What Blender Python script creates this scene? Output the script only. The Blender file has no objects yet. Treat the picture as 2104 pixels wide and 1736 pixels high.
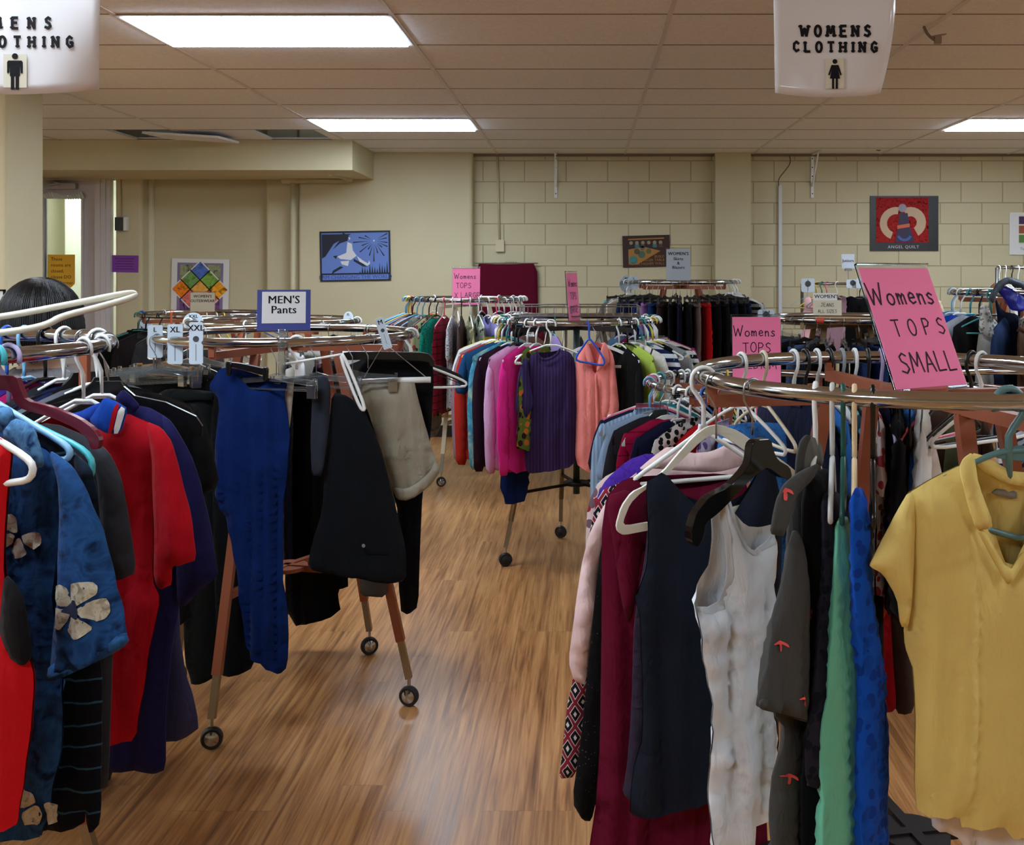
import bpy, bmesh, math, random
import numpy as np
from mathutils import Vector, Matrix, geometry, noise
R = math.radians
C = bpy.context.scene.collection
random.seed(7)

# ---------------------------------------------------------------- camera, world, exposure
F, VX, VY, CH = 2130.0, 1206.0, 559.0, 1.58          # focal length in pixels, vanishing point, eye height
cam = bpy.data.cameras.new('camera'); camo = bpy.data.objects.new('camera', cam); C.objects.link(camo)
camo.location = (0, 0, CH); camo.rotation_euler = (R(90), 0, 0)
cam.sensor_fit = 'HORIZONTAL'; cam.sensor_width = 36.0; cam.lens = 36.0 * F / 2104
cam.shift_x = (1052 - VX) / 2104; cam.shift_y = (VY - 868) / 2104
cam.clip_start = 0.05
bpy.context.scene.camera = camo
vs = bpy.context.scene.view_settings
vs.view_transform = 'Standard'; vs.look = 'None'; vs.gamma = 1.0; vs.use_curve_mapping = False
vs.exposure = 1.05
world = bpy.data.worlds.new('world'); bpy.context.scene.world = world
world.use_nodes = True
world.node_tree.nodes['Background'].inputs[0].default_value = (0.9, 0.95, 1, 1)
world.node_tree.nodes['Background'].inputs[1].default_value = 0.03
LAMP = 14.0                                             # brightness of the ceiling lights' diffusers
CEIL = 2.73
bpy.context.scene.cycles.max_bounces = 20
bpy.context.scene.cycles.diffuse_bounces = 5
bpy.context.scene.cycles.transmission_bounces = 20
bpy.context.scene.cycles.glossy_bounces = 6
bpy.context.scene.cycles.transparent_max_bounces = 12
bpy.context.scene.cycles.caustics_reflective = False
bpy.context.scene.cycles.caustics_refractive = False

def at(px, py, Y):
    return Vector(((px - VX) / F * Y, Y, CH - (py - VY) / F * Y))

# ---------------------------------------------------------------- materials
def lin(c):
    return tuple((v / 255 / 12.92) if v / 255 <= 0.04045 else ((v / 255 + 0.055) / 1.055) ** 2.4 for v in c[:3]) + (1,)

class NT:
    def __init__(s, name):
        s.m = bpy.data.materials.new(name); s.m.use_nodes = True
        s.t = s.m.node_tree; s.b = s.t.nodes['Principled BSDF']
    def n(s, typ, **kw):
        nd = s.t.nodes.new(typ)
        for k, v in kw.items():
            if k.startswith('i_'):
                key = k[2:]
                nd.inputs[int(key) if key.isdigit() else key].default_value = v
            else:
                setattr(nd, k, v)
        return nd
    def l(s, a, b): s.t.links.new(a, b)
    def ramp(s, fac, stops, interp='LINEAR'):
        r = s.n('ShaderNodeValToRGB'); r.color_ramp.interpolation = interp
        el = r.color_ramp.elements
        while len(el) < len(stops): el.new(0.5)
        for e, (p, c) in zip(el, stops): e.position = p; e.color = c
        s.l(fac, r.inputs[0]); return r.outputs[0]
    def mix(s, fac, a, b):
        m = s.n('ShaderNodeMix', data_type='RGBA')
        for k, v in ((0, fac), (6, a), (7, b)):
            if hasattr(v, 'is_linked'): s.l(v, m.inputs[k])
            else: m.inputs[k].default_value = v
        return m.outputs[2]
    def math(s, op, a, b=0.0, c=None):
        m = s.n('ShaderNodeMath', operation=op)
        for k, v in ((0, a), (1, b), (2, c)):
            if v is None: continue
            if hasattr(v, 'is_linked'): s.l(v, m.inputs[k])
            else: m.inputs[k].default_value = v
        return m.outputs[0]
    def coord(s, scale=(1, 1, 1)):
        tc = s.n('ShaderNodeTexCoord'); mp = s.n('ShaderNodeMapping'); mp.inputs['Scale'].default_value = scale
        s.l(tc.outputs['Object'], mp.inputs[0]); return mp.outputs[0]
    def bump(s, h, strength=.3, dist=.01):
        b = s.n('ShaderNodeBump'); b.inputs['Strength'].default_value = strength; b.inputs['Distance'].default_value = dist
        s.l(h, b.inputs['Height']); s.l(b.outputs[0], s.b.inputs['Normal'])

_mats = {}
def plain(name, col, rough=.5, metal=0.0, spec=.5, bump=0, bscale=60, **kw):
    if name in _mats: return _mats[name]
    q = NT(name); q.b.inputs['Base Color'].default_value = lin(col)
    q.b.inputs['Roughness'].default_value = rough; q.b.inputs['Metallic'].default_value = metal
    q.b.inputs['Specular IOR Level'].default_value = spec
    for k, v in kw.items(): q.b.inputs[k.replace('_', ' ')].default_value = v
    if bump:
        nz = q.n('ShaderNodeTexNoise', i_Scale=bscale, i_Detail=4.0); q.l(q.coord(), nz.inputs['Vector'])
        q.bump(nz.outputs[0], bump, .01)
    _mats[name] = q.m; return q.m

def fabric(col, pat=None, c2=None, c3=None, sc=1.0, rough=.85, sheen=.03):
    key = 'fabric_%s_%s_%s_%s_%s' % (col, pat, c2, c3, sc)
    if key in _mats: return _mats[key]
    q = NT('fabric'); b = q.b
    b.inputs['Roughness'].default_value = rough; b.inputs['Specular IOR Level'].default_value = .12 if rough > .6 else .5
    b.inputs['Sheen Weight'].default_value = sheen; b.inputs['Sheen Roughness'].default_value = .5
    co = q.coord(); dye = lambda c: tuple(v ** 1.16 for v in lin(c)[:3]) + (1,)
    A = dye(col); B = dye(c2) if c2 else A; D = dye(c3) if c3 else B
    sep = q.n('ShaderNodeSeparateXYZ'); q.l(co, sep.inputs[0]); X, Y, Z = sep.outputs
    nz = q.n('ShaderNodeTexNoise', i_Scale=9.0, i_Detail=5.0); q.l(co, nz.inputs['Vector'])
    out = None
    def band(v, freq, duty):                               # 1 inside the stripe
        return q.math('LESS_THAN', q.math('FRACT', q.math('MULTIPLY', v, freq)), duty)
    if pat == 'stripe':   out = q.mix(band(Z, 22 * sc, .12), A, B)
    elif pat == 'stripes': out = q.mix(band(Z, 22 * sc, .5), A, B)
    elif pat == 'wavy':
        w = q.math('ADD', Z, q.math('MULTIPLY', nz.outputs[0], .03)); out = q.mix(band(w, 24 * sc, .09), A, B)
    elif pat == 'vstripe': out = q.mix(band(X, 60 * sc, .45), A, B)
    elif pat == 'rib':     out = q.mix(band(X, 75 * sc, .35), A, B)
    elif pat == 'plaid':
        o1 = q.mix(band(X, 14 * sc, .22), A, B); o2 = q.mix(band(Z, 14 * sc, .22), o1, B); out = q.mix(band(q.math('ADD', X, .02), 7 * sc, .08), o2, D)
    elif pat in ('floral', 'leopard', 'dots', 'palms', 'sparkle'):
        s_ = {'floral': 26, 'leopard': 38, 'dots': 70, 'palms': 11, 'sparkle': 160}[pat] * sc
        v = q.n('ShaderNodeTexVoronoi', i_Scale=s_); q.l(co, v.inputs['Vector'])
        th = {'floral': .42, 'leopard': .45, 'dots': .28, 'palms': .12, 'sparkle': .2}[pat]
        m = q.math('LESS_THAN', q.math('ADD', v.outputs['Distance'], q.math('MULTIPLY', q.math('SUBTRACT', nz.outputs[0], .5), .5)), th)
        cs = q.n('ShaderNodeSeparateColor'); q.l(v.outputs['Color'], cs.inputs[0])
        if pat == 'sparkle': m = q.math('MULTIPLY', m, q.math('GREATER_THAN', cs.outputs[0], .75))
        pick = q.math('GREATER_THAN', cs.outputs[0], .5)
        out = q.mix(m, A, q.mix(pick, B, D))
    elif pat in ('tie', 'denim', 'heather', 'marble'):
        n2 = q.n('ShaderNodeTexNoise', i_Scale={'tie': 9, 'denim': 30, 'heather': 60, 'marble': 14}[pat] * sc, i_Detail=6.0, i_Distortion=1.2)
        q.l(co, n2.inputs['Vector'])
        out = q.ramp(n2.outputs[0], [(.3, A), (.5, B), (.68, D)])
    elif pat == 'diamond':
        u = q.math('ADD', q.math('MULTIPLY', X, 20 * sc), q.math('MULTIPLY', Z, 13 * sc)); w = q.math('SUBTRACT', q.math('MULTIPLY', X, 20 * sc), q.math('MULTIPLY', Z, 13 * sc))
        d = q.math('MAXIMUM', q.math('ABSOLUTE', q.math('SUBTRACT', q.math('FRACT', u), .5)), q.math('ABSOLUTE', q.math('SUBTRACT', q.math('FRACT', w), .5)))
        out = q.ramp(d, [(0, B), (.12, D), (.3, D), (.33, B), (.38, A)], 'CONSTANT')
    base = out if out is not None else A
    vr = q.math('MULTIPLY_ADD', nz.outputs[0], .16, .42)
    ov = q.n('ShaderNodeMix', data_type='RGBA', blend_type='MULTIPLY'); ov.inputs[0].default_value = .35
    if hasattr(base, 'is_linked'): q.l(base, ov.inputs[6])
    else: ov.inputs[6].default_value = base
    cr = q.ramp(nz.outputs[0], [(.3, (.9, .9, .9, 1)), (.7, (1, 1, 1, 1))]); q.l(cr, ov.inputs[7])
    q.l(ov.outputs[2], b.inputs['Base Color'])
    wv = q.n('ShaderNodeTexNoise', i_Scale=420.0, i_Detail=2.0); q.l(co, wv.inputs['Vector'])
    cz = q.n('ShaderNodeTexNoise', i_Scale=1.0, i_Detail=3.0, i_Distortion=.6); q.l(q.coord((30, 30, 11)), cz.inputs['Vector'])
    h = q.math('MULTIPLY_ADD', wv.outputs[0], .04, q.math('MULTIPLY_ADD', nz.outputs[0], .6, cz.outputs[0]))
    if pat == 'rib':
        rb = q.math('SINE', q.math('MULTIPLY', X, 75 * sc * 6.283)); h = q.math('MULTIPLY_ADD', rb, .25, h)
    q.bump(h, .5, .012)
    _mats[key] = q.m; return q.m

def stick(col, rough=.35):
    return plain('plastic_%d_%d_%d' % col[:3], col, rough, spec=.5)

CHROME = plain('chrome', (186, 189, 194), .11, 1.0)
STEEL = plain('steel_wire', (170, 170, 170), .28, 1.0)
BRONZE = plain('dull_steel_leg', (150, 140, 122), .33, .9)
BROWN = plain('brown_painted_steel', (142, 76, 50), .42, bump=.05)
DKBROWN = plain('dark_brown_painted_steel', (34, 24, 22), .65, spec=.25)
BLACKP = plain('black_plastic', (12, 12, 13), .25)
RUBBER = plain('black_rubber', (16, 16, 17), .55)
WHITEP = stick((226, 228, 226))
BONE = stick((214, 212, 196))
INK = plain('black_ink', (14, 13, 18), .7, spec=.2)
PEN = plain('dark_marker', (44, 22, 48), .7, spec=.2)
PINK = plain('pink_paper', (250, 132, 178), .75, spec=.3)
PAPER = plain('white_paper', (222, 222, 222), .7, spec=.3)
CLEAR = plain('clear_acrylic', (235, 242, 245), .06, IOR=1.3, Transmission_Weight=1.0)
CLEARP = plain('clear_plastic', (225, 232, 236), .12, IOR=1.25, Transmission_Weight=.95)

# ---------------------------------------------------------------- mesh building
class MB:
    def __init__(s): s.v = []; s.f = []; s.mi = []; s.mats = []; s.cur = 0
    def mat(s, m):
        if m not in s.mats: s.mats.append(m)
        s.cur = s.mats.index(m); return s
    def add(s, vs, fs):
        o = len(s.v); s.v += [tuple(v) for v in vs]
        for f in fs: s.f.append(tuple(i + o for i in f)); s.mi.append(s.cur)
        return s
    def box(s, c, d, rot=None):
        x, y, z = d[0] / 2, d[1] / 2, d[2] / 2
        vs = [Vector((sx * x, sy * y, sz * z)) for sz in (-1, 1) for sx, sy in ((-1, -1), (1, -1), (1, 1), (-1, 1))]
        if rot is not None: vs = [rot @ v for v in vs]
        vs = [v + Vector(c) for v in vs]
        return s.add(vs, [(3, 2, 1, 0), (4, 5, 6, 7), (0, 1, 5, 4), (1, 2, 6, 5), (2, 3, 7, 6), (3, 0, 4, 7)])
    def bar(s, a, b, w, h=None, up=(0, 0, 1)):               # rectangular bar from a to b
        a, b = Vector(a), Vector(b); h = h or w; d = (b - a); L = d.length; d.normalize()
        u = Vector(up)
        if abs(d.dot(u)) > .95: u = Vector((0, 1, 0))
        x = d.cross(u).normalized(); z = x.cross(d)
        return s.box((a + b) / 2, (w, L, h), Matrix((x, d, z)).transposed())
    def tube(s, pts, r, n=8, closed=False, smooth=0, cap=True):
        P = [Vector(p) for p in pts]
        for _ in range(smooth):
            Q = []
            N = len(P)
            for i in range(N if closed else N - 1):
                a, b = P[i], P[(i + 1) % N]; Q += [a * .75 + b * .25, a * .25 + b * .75]
            if not closed: Q = [P[0]] + Q + [P[-1]]
            P = Q
        N = len(P); rad = r if isinstance(r, (list, tuple)) else None
        T = []
        for i in range(N):
            if closed: t = P[(i + 1) % N] - P[i - 1]
            else: t = P[min(i + 1, N - 1)] - P[max(i - 1, 0)]
            T.append(t.normalized() if t.length > 1e-9 else Vector((0, 0, 1)))
        ref = Vector((0, 0, 1)) if abs(T[0].z) < .9 else Vector((1, 0, 0))
        x = T[0].cross(ref).normalized(); vs = []
        for i in range(N):
            x = (x - T[i] * x.dot(T[i])).normalized(); y = T[i].cross(x)
            rr = rad[min(i, len(rad) - 1)] if rad else r
            for k in range(n):
                a = 2 * math.pi * k / n; vs.append(P[i] + (x * math.cos(a) + y * math.sin(a)) * rr)
        fs = []
        for i in range(N if closed else N - 1):
            j = (i + 1) % N
            for k in range(n):
                fs.append((i * n + k, i * n + (k + 1) % n, j * n + (k + 1) % n, j * n + k))
        if not closed and cap: fs += [tuple(range(n - 1, -1, -1)), tuple((N - 1) * n + k for k in range(n))]
        return s.add(vs, fs)
    def cyl(s, c, r, h, n=24, axis='z', r2=None):
        r2 = r if r2 is None else r2; vs = []
        for z, q in ((-h / 2, r), (h / 2, r2)):
            for k in range(n):
                a = 2 * math.pi * k / n; p = (q * math.cos(a), q * math.sin(a), z)
                p = {'z': p, 'x': (p[2], p[0], p[1]), 'y': (p[1], p[2], p[0])}[axis]
                vs.append(Vector(c) + Vector(p))
        return s.add(vs, [tuple(range(n - 1, -1, -1)), tuple(range(n, 2 * n))] + [(k, (k + 1) % n, n + (k + 1) % n, n + k) for k in range(n)])
    def prism(s, poly, y0, y1):                              # polygon in x,z extruded along y
        n = len(poly); vs = [(x, y0, z) for x, z in poly] + [(x, y1, z) for x, z in poly]
        tr = geometry.tessellate_polygon([[Vector((x, z, 0)) for x, z in poly]])
        fs = [tuple(t) for t in tr] + [tuple(i + n for i in reversed(t)) for t in tr]
        fs += [(i, (i + 1) % n, n + (i + 1) % n, n + i) for i in range(n)]
        return s.add(vs, fs)
    def mesh(s, name, smooth=False, fixn=True):
        me = bpy.data.meshes.new(name); me.from_pydata(s.v, [], s.f)
        for m in s.mats: me.materials.append(m)
        if len(s.mats) > 1: me.polygons.foreach_set('material_index', s.mi)
        if fixn:
            bm = bmesh.new(); bm.from_mesh(me); bmesh.ops.recalc_face_normals(bm, faces=bm.faces); bm.to_mesh(me); bm.free()
        if smooth: me.polygons.foreach_set('use_smooth', [True] * len(me.polygons))
        me.update(); return me
    def build(s, name, m=None, parent=None, smooth=False, loc=None, fixn=True):
        if m is not None and not s.mats: s.mats = [m]
        o = bpy.data.objects.new(name, s.mesh(name, smooth, fixn)); C.objects.link(o)
        if loc is not None: o.location = loc
        if parent is not None: o.parent = parent
        return o

def autosmooth(o, ang=35):
    me = o.data; me.polygons.foreach_set('use_smooth', [True] * len(me.polygons))
    bm = bmesh.new(); bm.from_mesh(me)
    for e in bm.edges:
        if len(e.link_faces) == 2 and e.calc_face_angle(0) > R(ang): e.smooth = False
    bm.to_mesh(me); bm.free(); return o

def tag(o, label, cat, group=None, kind=None):
    if label: o['label'] = label
    if cat: o['category'] = cat
    if group: o['group'] = group
    if kind: o['kind'] = kind
    return o
def thing(name, label, cat, loc=(0, 0, 0), rz=0, group=None):
    o = bpy.data.objects.new(name, None); C.objects.link(o); o.empty_display_size = .1
    o.location = loc; o.rotation_euler = (0, 0, rz); return tag(o, label, cat, group)
def struct(o): o['kind'] = 'structure'; return o

# ---------------------------------------------------------------- lettering
def flat_text(txt, size, mat, parent, x, y, z, name='lettering', align='CENTER', bold=0.0, spacing=1.0):
    cu = bpy.data.curves.new('lettering', 'FONT'); cu.body = txt; cu.size = size; cu.align_x = align; cu.align_y = 'CENTER'
    cu.space_character = spacing * (1 + bold * .04); cu.resolution_u = 2
    tmp = bpy.data.objects.new('lettering', cu); C.objects.link(tmp)
    dg = bpy.context.evaluated_depsgraph_get(); me = bpy.data.meshes.new_from_object(tmp.evaluated_get(dg))
    bpy.data.objects.remove(tmp)
    vs = [v.co.copy() for v in me.vertices]; fs = [tuple(p.vertices) for p in me.polygons]; mb = MB()
    for k in ((0,) if not bold else (-1, 0, 1)): mb.add([(v.x + k * bold * size * .022, -.00004 * k, v.y) for v in vs], fs)
    return mb.build(name, mat, parent, loc=(x, y, z), fixn=False)
STROKES = {
 'W': [[(0, 1), (.2, 0), (.42, .72), (.62, 0), (.85, 1)]], 'M': [[(0, 0), (.1, 1), (.37, .3), (.62, 1), (.74, 0)]],
 'T': [[(0, 1), (.6, 1)], [(.3, 1), (.33, 0)]], 'P': [[(0, 0), (.02, 1), (.35, .98), (.5, .76), (.36, .52), (.02, .46)]],
 'S': [[(.52, .86), (.3, 1), (.08, .84), (.14, .6), (.42, .44), (.52, .2), (.3, 0), (0, .12)]], 'A': [[(0, 0), (.3, 1), (.6, 0)], [(.11, .38), (.49, .38)]],
 'L': [[(0, 1), (0, 0), (.5, .02)]], 'E': [[(.5, 1), (0, 1), (0, 0), (.52, 0)], [(0, .52), (.42, .52)]], 'D': [[(0, 0), (0, 1), (.34, .92), (.54, .5), (.34, .08), (0, 0)]],
 'I': [[(.1, 1), (.1, 0)]], 'U': [[(0, 1), (.02, .2), (.26, 0), (.5, .2), (.52, 1)]], 'X': [[(0, 1), (.55, 0)], [(.55, 1), (0, 0)]],
 'R': [[(0, 0), (0, 1), (.35, .97), (.48, .76), (.35, .54), (0, .5)], [(.2, .5), (.55, 0)]], 'G': [[(.55, .82), (.3, 1), (.05, .75), (.03, .3), (.28, 0), (.55, .12), (.56, .44), (.34, .44)]],
 'J': [[(.4, 1), (.4, .2), (.2, 0), (.02, .18)], [(.15, 1), (.6, 1)]], 'N': [[(0, 0), (0, 1), (.55, 0), (.55, 1)]], 'Z': [[(0, 1), (.55, 1), (0, 0), (.58, 0)]],
 'C': [[(.56, .8), (.32, 1), (.06, .78), (.03, .28), (.3, 0), (.57, .18)]], 'H': [[(0, 0), (0, 1)], [(.56, 0), (.56, 1)], [(0, .5), (.56, .5)]],
 'O': [[(.3 + .29 * math.sin(a * math.pi / 8), .5 + .5 * math.cos(a * math.pi / 8)) for a in range(17)]],
 'o': [[(.22 + .2 * math.sin(a * math.pi / 6), .26 + .25 * math.cos(a * math.pi / 6)) for a in range(13)]],
 'm': [[(0, .5), (.02, 0)], [(.02, .3), (.12, .48), (.2, .4), (.22, 0)], [(.22, .3), (.34, .48), (.42, .4), (.44, 0)]],
 'e': [[(.03, .26), (.38, .28), (.34, .44), (.2, .52), (.06, .4), (.05, .15), (.2, 0), (.4, .08)]],
 'n': [[(0, .5), (.02, 0)], [(.02, .3), (.14, .48), (.28, .42), (.32, 0)]], 's': [[(.34, .42), (.2, .52), (.06, .42), (.14, .28), (.3, .2), (.33, .08), (.18, 0), (0, .06)]],
}
SERIF = {'W': [(0, 1), (.42, .72), (.85, 1)], 'M': [(0, 0), (.1, 1), (.62, 1), (.74, 0)], 'T': [(.33, 0)], 'L': [(0, 1), (0, 0)], 'E': [(0, 1), (0, 0)],
         'I': [(.1, 1), (.1, 0)], 'N': [(0, 0), (.55, 1), (0, 1)], 'H': [(0, 0), (0, 1), (.56, 0), (.56, 1)], 'G': [(.5, .44)]}
def strokes(txt, h, w, mat, parent, x, y, z, gap=.25, serif=False, jitter=0.0, width=1.0, name='lettering', fit=None):
    """text drawn with pen strokes; x, z is the middle of the line"""
    mb = MB(); cx = 0; segs = []; rr = random.Random(txt)
    if fit:
        tw = sum(max(p[0] for s_ in STROKES[ch] for p in s_) * width for ch in txt); gap = (fit / h - tw) / (len(txt) - 1)
    for ch in txt:
        if ch == ' ': cx += .45 * width; continue
        st = STROKES[ch]; mw = max(p[0] for s_ in st for p in s_) * width; jy = rr.uniform(-jitter, jitter)
        for s_ in st:
            pts = [(cx + p[0] * width, p[1] + jy + p[0] * jitter * .3) for p in s_]
            segs += [(pts[i], pts[i + 1], w) for i in range(len(pts) - 1)]
        if serif:
            for (a, b) in SERIF.get(ch, []):
                sw = .17; yy = b + (w / h * .32 if b < .05 else -w / h * .32)
                segs.append(((cx + a * width - sw, yy), (cx + a * width + sw, yy), w * .62))
        cx += mw + gap
    off = (cx - gap) / 2
    for k, ((ax, az), (bx, bz), ww) in enumerate(segs):
        a = Vector(((ax - off) * h + x, (az - .5) * h + z)); b = Vector(((bx - off) * h + x, (bz - .5) * h + z))
        d = b - a
        if d.length < 1e-6: continue
        d.normalize(); p = Vector((-d.y, d.x)) * ww / 2; e = d * ww * (.3 if not serif else .25); a -= e; b += e
        yy = y - .00002 * (k % 7)
        q = [a + p, b + p, b - p, a - p]
        mb.add([(v.x, yy, v.y) for v in q], [(0, 1, 2, 3)])
    return mb.build(name, mat, parent, fixn=False)

# ---------------------------------------------------------------- cloth
def smooth_poly(poly, it=1):
    P = [Vector(p) for p in poly]
    for _ in range(it):
        Q = []
        for i in range(len(P)):
            a, b = P[i], P[(i + 1) % len(P)]; Q += [a * .82 + b * .18, a * .18 + b * .82]
        P = Q
    return P
def resample(P, step):
    out = []
    for i in range(len(P)):
        a, b = P[i], P[(i + 1) % len(P)]; n = max(1, int((b - a).length / step))
        out += [a + (b - a) * (k / n) for k in range(n)]
    return out
def bdist(pts, B, hem=False):
    p = np.array([(q[0], q[1]) for q in pts]); a = np.array([(q[0], q[1]) for q in B]); b = np.roll(a, -1, 0)
    if hem:                                               # leave out the hem, which stays open
        zl, zh = a[:, 1].min(), a[:, 1].max(); m = (a[:, 1] + b[:, 1]) / 2; g = np.abs(b - a)
        keep = ~((m < zl + .33 * (zh - zl)) & (g[:, 1] < .8 * g[:, 0])); a, b = a[keep], b[keep]
    d = b - a
    L = (d * d).sum(1) + 1e-12; best = np.full(len(p), 1e9)
    for i in range(len(a)):
        t = np.clip(((p - a[i]) @ d[i]) / L[i], 0, 1); q = a[i] + t[:, None] * d[i]
        best = np.minimum(best, np.hypot(*(p - q).T))
    return best
class Cloth:
    """a panel of cloth in the plane u,z with thickness along n (n > 0 faces local -y)"""
    def __init__(s, poly, B=.02, D=.03, t0=.002, amp=.006, freq=34, seed=0, step=.016, off=0.0, smooth=1, wr=.38, hem=True):
        P = smooth_poly(poly, smooth); s.B0 = resample(P, step); s.B, s.D, s.t0, s.amp, s.freq, s.seed, s.off, s.wr = B, D, t0, amp, freq, seed, off, wr
        xs = [p.x for p in s.B0]; zs = [p.y for p in s.B0]; s.top = max(zs); nb = len(s.B0)
        pts = []; r = 0; z = min(zs)
        while z < max(zs):
            x = min(xs) + (step / 2 if r % 2 else 0)
            while x < max(xs): pts.append(Vector((x, z))); x += step
            z += step * .9; r += 1
        if pts:
            d = bdist(pts, s.B0); pts = [p for p, q in zip(pts, d) if q > step * .55]
        V, E, Fc, _, _, _ = geometry.delaunay_2d_cdt(s.B0 + pts, [], [list(range(nb))], 1, 1e-6)
        s.V = [Vector(v) for v in V]; s.F = [tuple(f) for f in Fc]
        s.hem = hem; s.d = bdist(s.V, s.B0, hem)
    def fold(s, u, z):
        dep = min(1.0, .15 + max(0, s.top - z) / .3); ph = s.seed * 1.7
        w = noise.noise(Vector((u * 2.5, z * 1.3, ph))) * 2.2
        w2 = noise.noise(Vector((u * 5, z * 2.2, ph + 5))) * 2.0
        a = math.sin(s.freq * u + w + ph); b = math.sin(s.freq * 2.6 * u + 1.7 * w + w2 + ph * 2)
        f = (.55 * a + .45 * (1 - 2.2 * abs(a))) * .6 + (.5 * b + .5 * (1 - 2.2 * abs(b))) * .62 * (.4 + .6 * dep)
        f += s.wr * noise.noise(Vector((u * 13, z * 9, ph + 3))) + s.wr * .6 * noise.noise(Vector((u * 28, z * 24, ph + 9)))
        return s.amp * f * dep
    def nval(s, u, z, d): return s.t0 + s.B * (1 - math.exp(-max(0, d) / s.D))
    def emit(s, mb, front=True, back=True):
        n = len(s.V); fo = [s.fold(v.x, v.y) for v in s.V]; th = [s.nval(v.x, v.y, d) for v, d in zip(s.V, s.d)]
        if front: mb.add([(v.x, -(s.off + f + t), v.y) for v, f, t in zip(s.V, fo, th)], s.F)
        if back: mb.add([(v.x, -(s.off + f - t), v.y) for v, f, t in zip(s.V, fo, th)], [tuple(reversed(f)) for f in s.F])
        if front and back:
            cnt = {}
            for f in s.F:
                for i in range(len(f)):
                    a, b = f[i], f[(i + 1) % len(f)]; cnt[(a, b)] = 1
            o = len(mb.v) - 2 * n
            for (a, b) in list(cnt):
                if (b, a) not in cnt: mb.f.append((o + b, o + a, o + n + a, o + n + b)); mb.mi.append(mb.cur)
        return s
    def build(s, name, mat, parent, front=True, back=True):
        mb = MB(); s.emit(mb, front, back); return mb.build(name, mat, parent, smooth=True, fixn=False)
    def decal(s, mb, poly, lift=.003, step=.012, smooth=1):
        P = resample(smooth_poly(poly, smooth), step); d0 = bdist(P, s.B0)
        pts = []; xs = [p.x for p in P]; zs = [p.y for p in P]; z = min(zs)
        while z < max(zs):
            x = min(xs)
            while x < max(xs): pts.append(Vector((x, z))); x += step
            z += step
        if pts:
            dd = bdist(pts, P); pts = [p for p, q in zip(pts, dd) if q > step * .5]
        V, E, Fc, _, _, _ = geometry.delaunay_2d_cdt(P + pts, [], [list(range(len(P)))], 1, 1e-6)
        d = bdist(V, s.B0, s.hem)
        mb.add([(v.x, -(s.off + s.fold(v.x, v.y) + s.nval(v.x, v.y, q) + lift), v.y) for v, q in zip(V, d)], [tuple(f) for f in Fc])
# ---------------------------------------------------------------- the room
L_, R_, B_, Yb, YL = -6.0, 6.2, -4.2, 10.1, 9.95
def wall_mat(name, blocks):
    q = NT(name); q.b.inputs['Roughness'].default_value = .62; q.b.inputs['Specular IOR Level'].default_value = .3
    co = q.coord(); n1 = q.n('ShaderNodeTexNoise', i_Scale=1.3, i_Detail=5.0); q.l(co, n1.inputs['Vector'])
    base = q.ramp(n1.outputs[0], [(.3, lin((196, 187, 154))), (.7, lin((205, 196, 163)))])
    n2 = q.n('ShaderNodeTexNoise', i_Scale=55.0, i_Detail=4.0); q.l(co, n2.inputs['Vector'])
    if blocks:
        sep = q.n('ShaderNodeSeparateXYZ'); q.l(co, sep.inputs[0]); cb = q.n('ShaderNodeCombineXYZ')
        q.l(sep.outputs[0], cb.inputs[0]); q.l(sep.outputs[2], cb.inputs[1])
        br = q.n('ShaderNodeTexBrick'); br.offset = .5
        for k, v in (('Scale', 1.0), ('Mortar Size', .006), ('Mortar Smooth', .35), ('Brick Width', .405), ('Row Height', .205)): br.inputs[k].default_value = v
        br.inputs['Color1'].default_value = (1, 1, 1, 1); br.inputs['Color2'].default_value = (.94, .94, .94, 1); br.inputs['Mortar'].default_value = (0, 0, 0, 1)
        q.l(cb.outputs[0], br.inputs['Vector'])
        mo = q.mix(br.outputs['Fac'], base, lin((168, 157, 125))); q.l(mo, q.b.inputs['Base Color'])
        h = q.math('SUBTRACT', q.math('MULTIPLY', n2.outputs[0], .35), br.outputs['Fac']); q.bump(h, .7, .006)
    else:
        q.l(base, q.b.inputs['Base Color']); q.bump(n2.outputs[0], .12, .004)
    return q.m
WALL_S, WALL_B = wall_mat('painted_plaster', False), wall_mat('painted_block', True)
TRIM = plain('white_trim', (200, 196, 198), .45)

# floor
q = NT('vinyl_plank_floor'); b = q.b
tc = q.n('ShaderNodeTexCoord'); sep = q.n('ShaderNodeSeparateXYZ'); q.l(tc.outputs['Object'], sep.inputs[0])
cb = q.n('ShaderNodeCombineXYZ'); q.l(sep.outputs[1], cb.inputs[0]); q.l(sep.outputs[0], cb.inputs[1])
br = q.n('ShaderNodeTexBrick'); br.offset = .37; br.offset_frequency = 3; br.squash = .7; br.squash_frequency = 5
for k, v in (('Scale', 1.0), ('Mortar Size', .0012), ('Mortar Smooth', .2), ('Brick Width', 1.52), ('Row Height', .152), ('Bias', 0.0)): br.inputs[k].default_value = v
br.inputs['Color1'].default_value = (.2, .2, .2, 1); br.inputs['Color2'].default_value = (.8, .8, .8, 1); br.inputs['Mortar'].default_value = (.5, .5, .5, 1)
q.l(cb.outputs[0], br.inputs['Vector'])
mp = q.n('ShaderNodeMapping'); mp.inputs['Scale'].default_value = (34, 1.3, 1); q.l(tc.outputs['Object'], mp.inputs[0])
ofs = q.n('ShaderNodeVectorMath', operation='ADD'); q.l(mp.outputs[0], ofs.inputs[0])
sc_ = q.n('ShaderNodeVectorMath', operation='SCALE'); sc_.inputs['Scale'].default_value = 9.0; q.l(br.outputs['Color'], sc_.inputs[0]); q.l(sc_.outputs[0], ofs.inputs[1])
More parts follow.
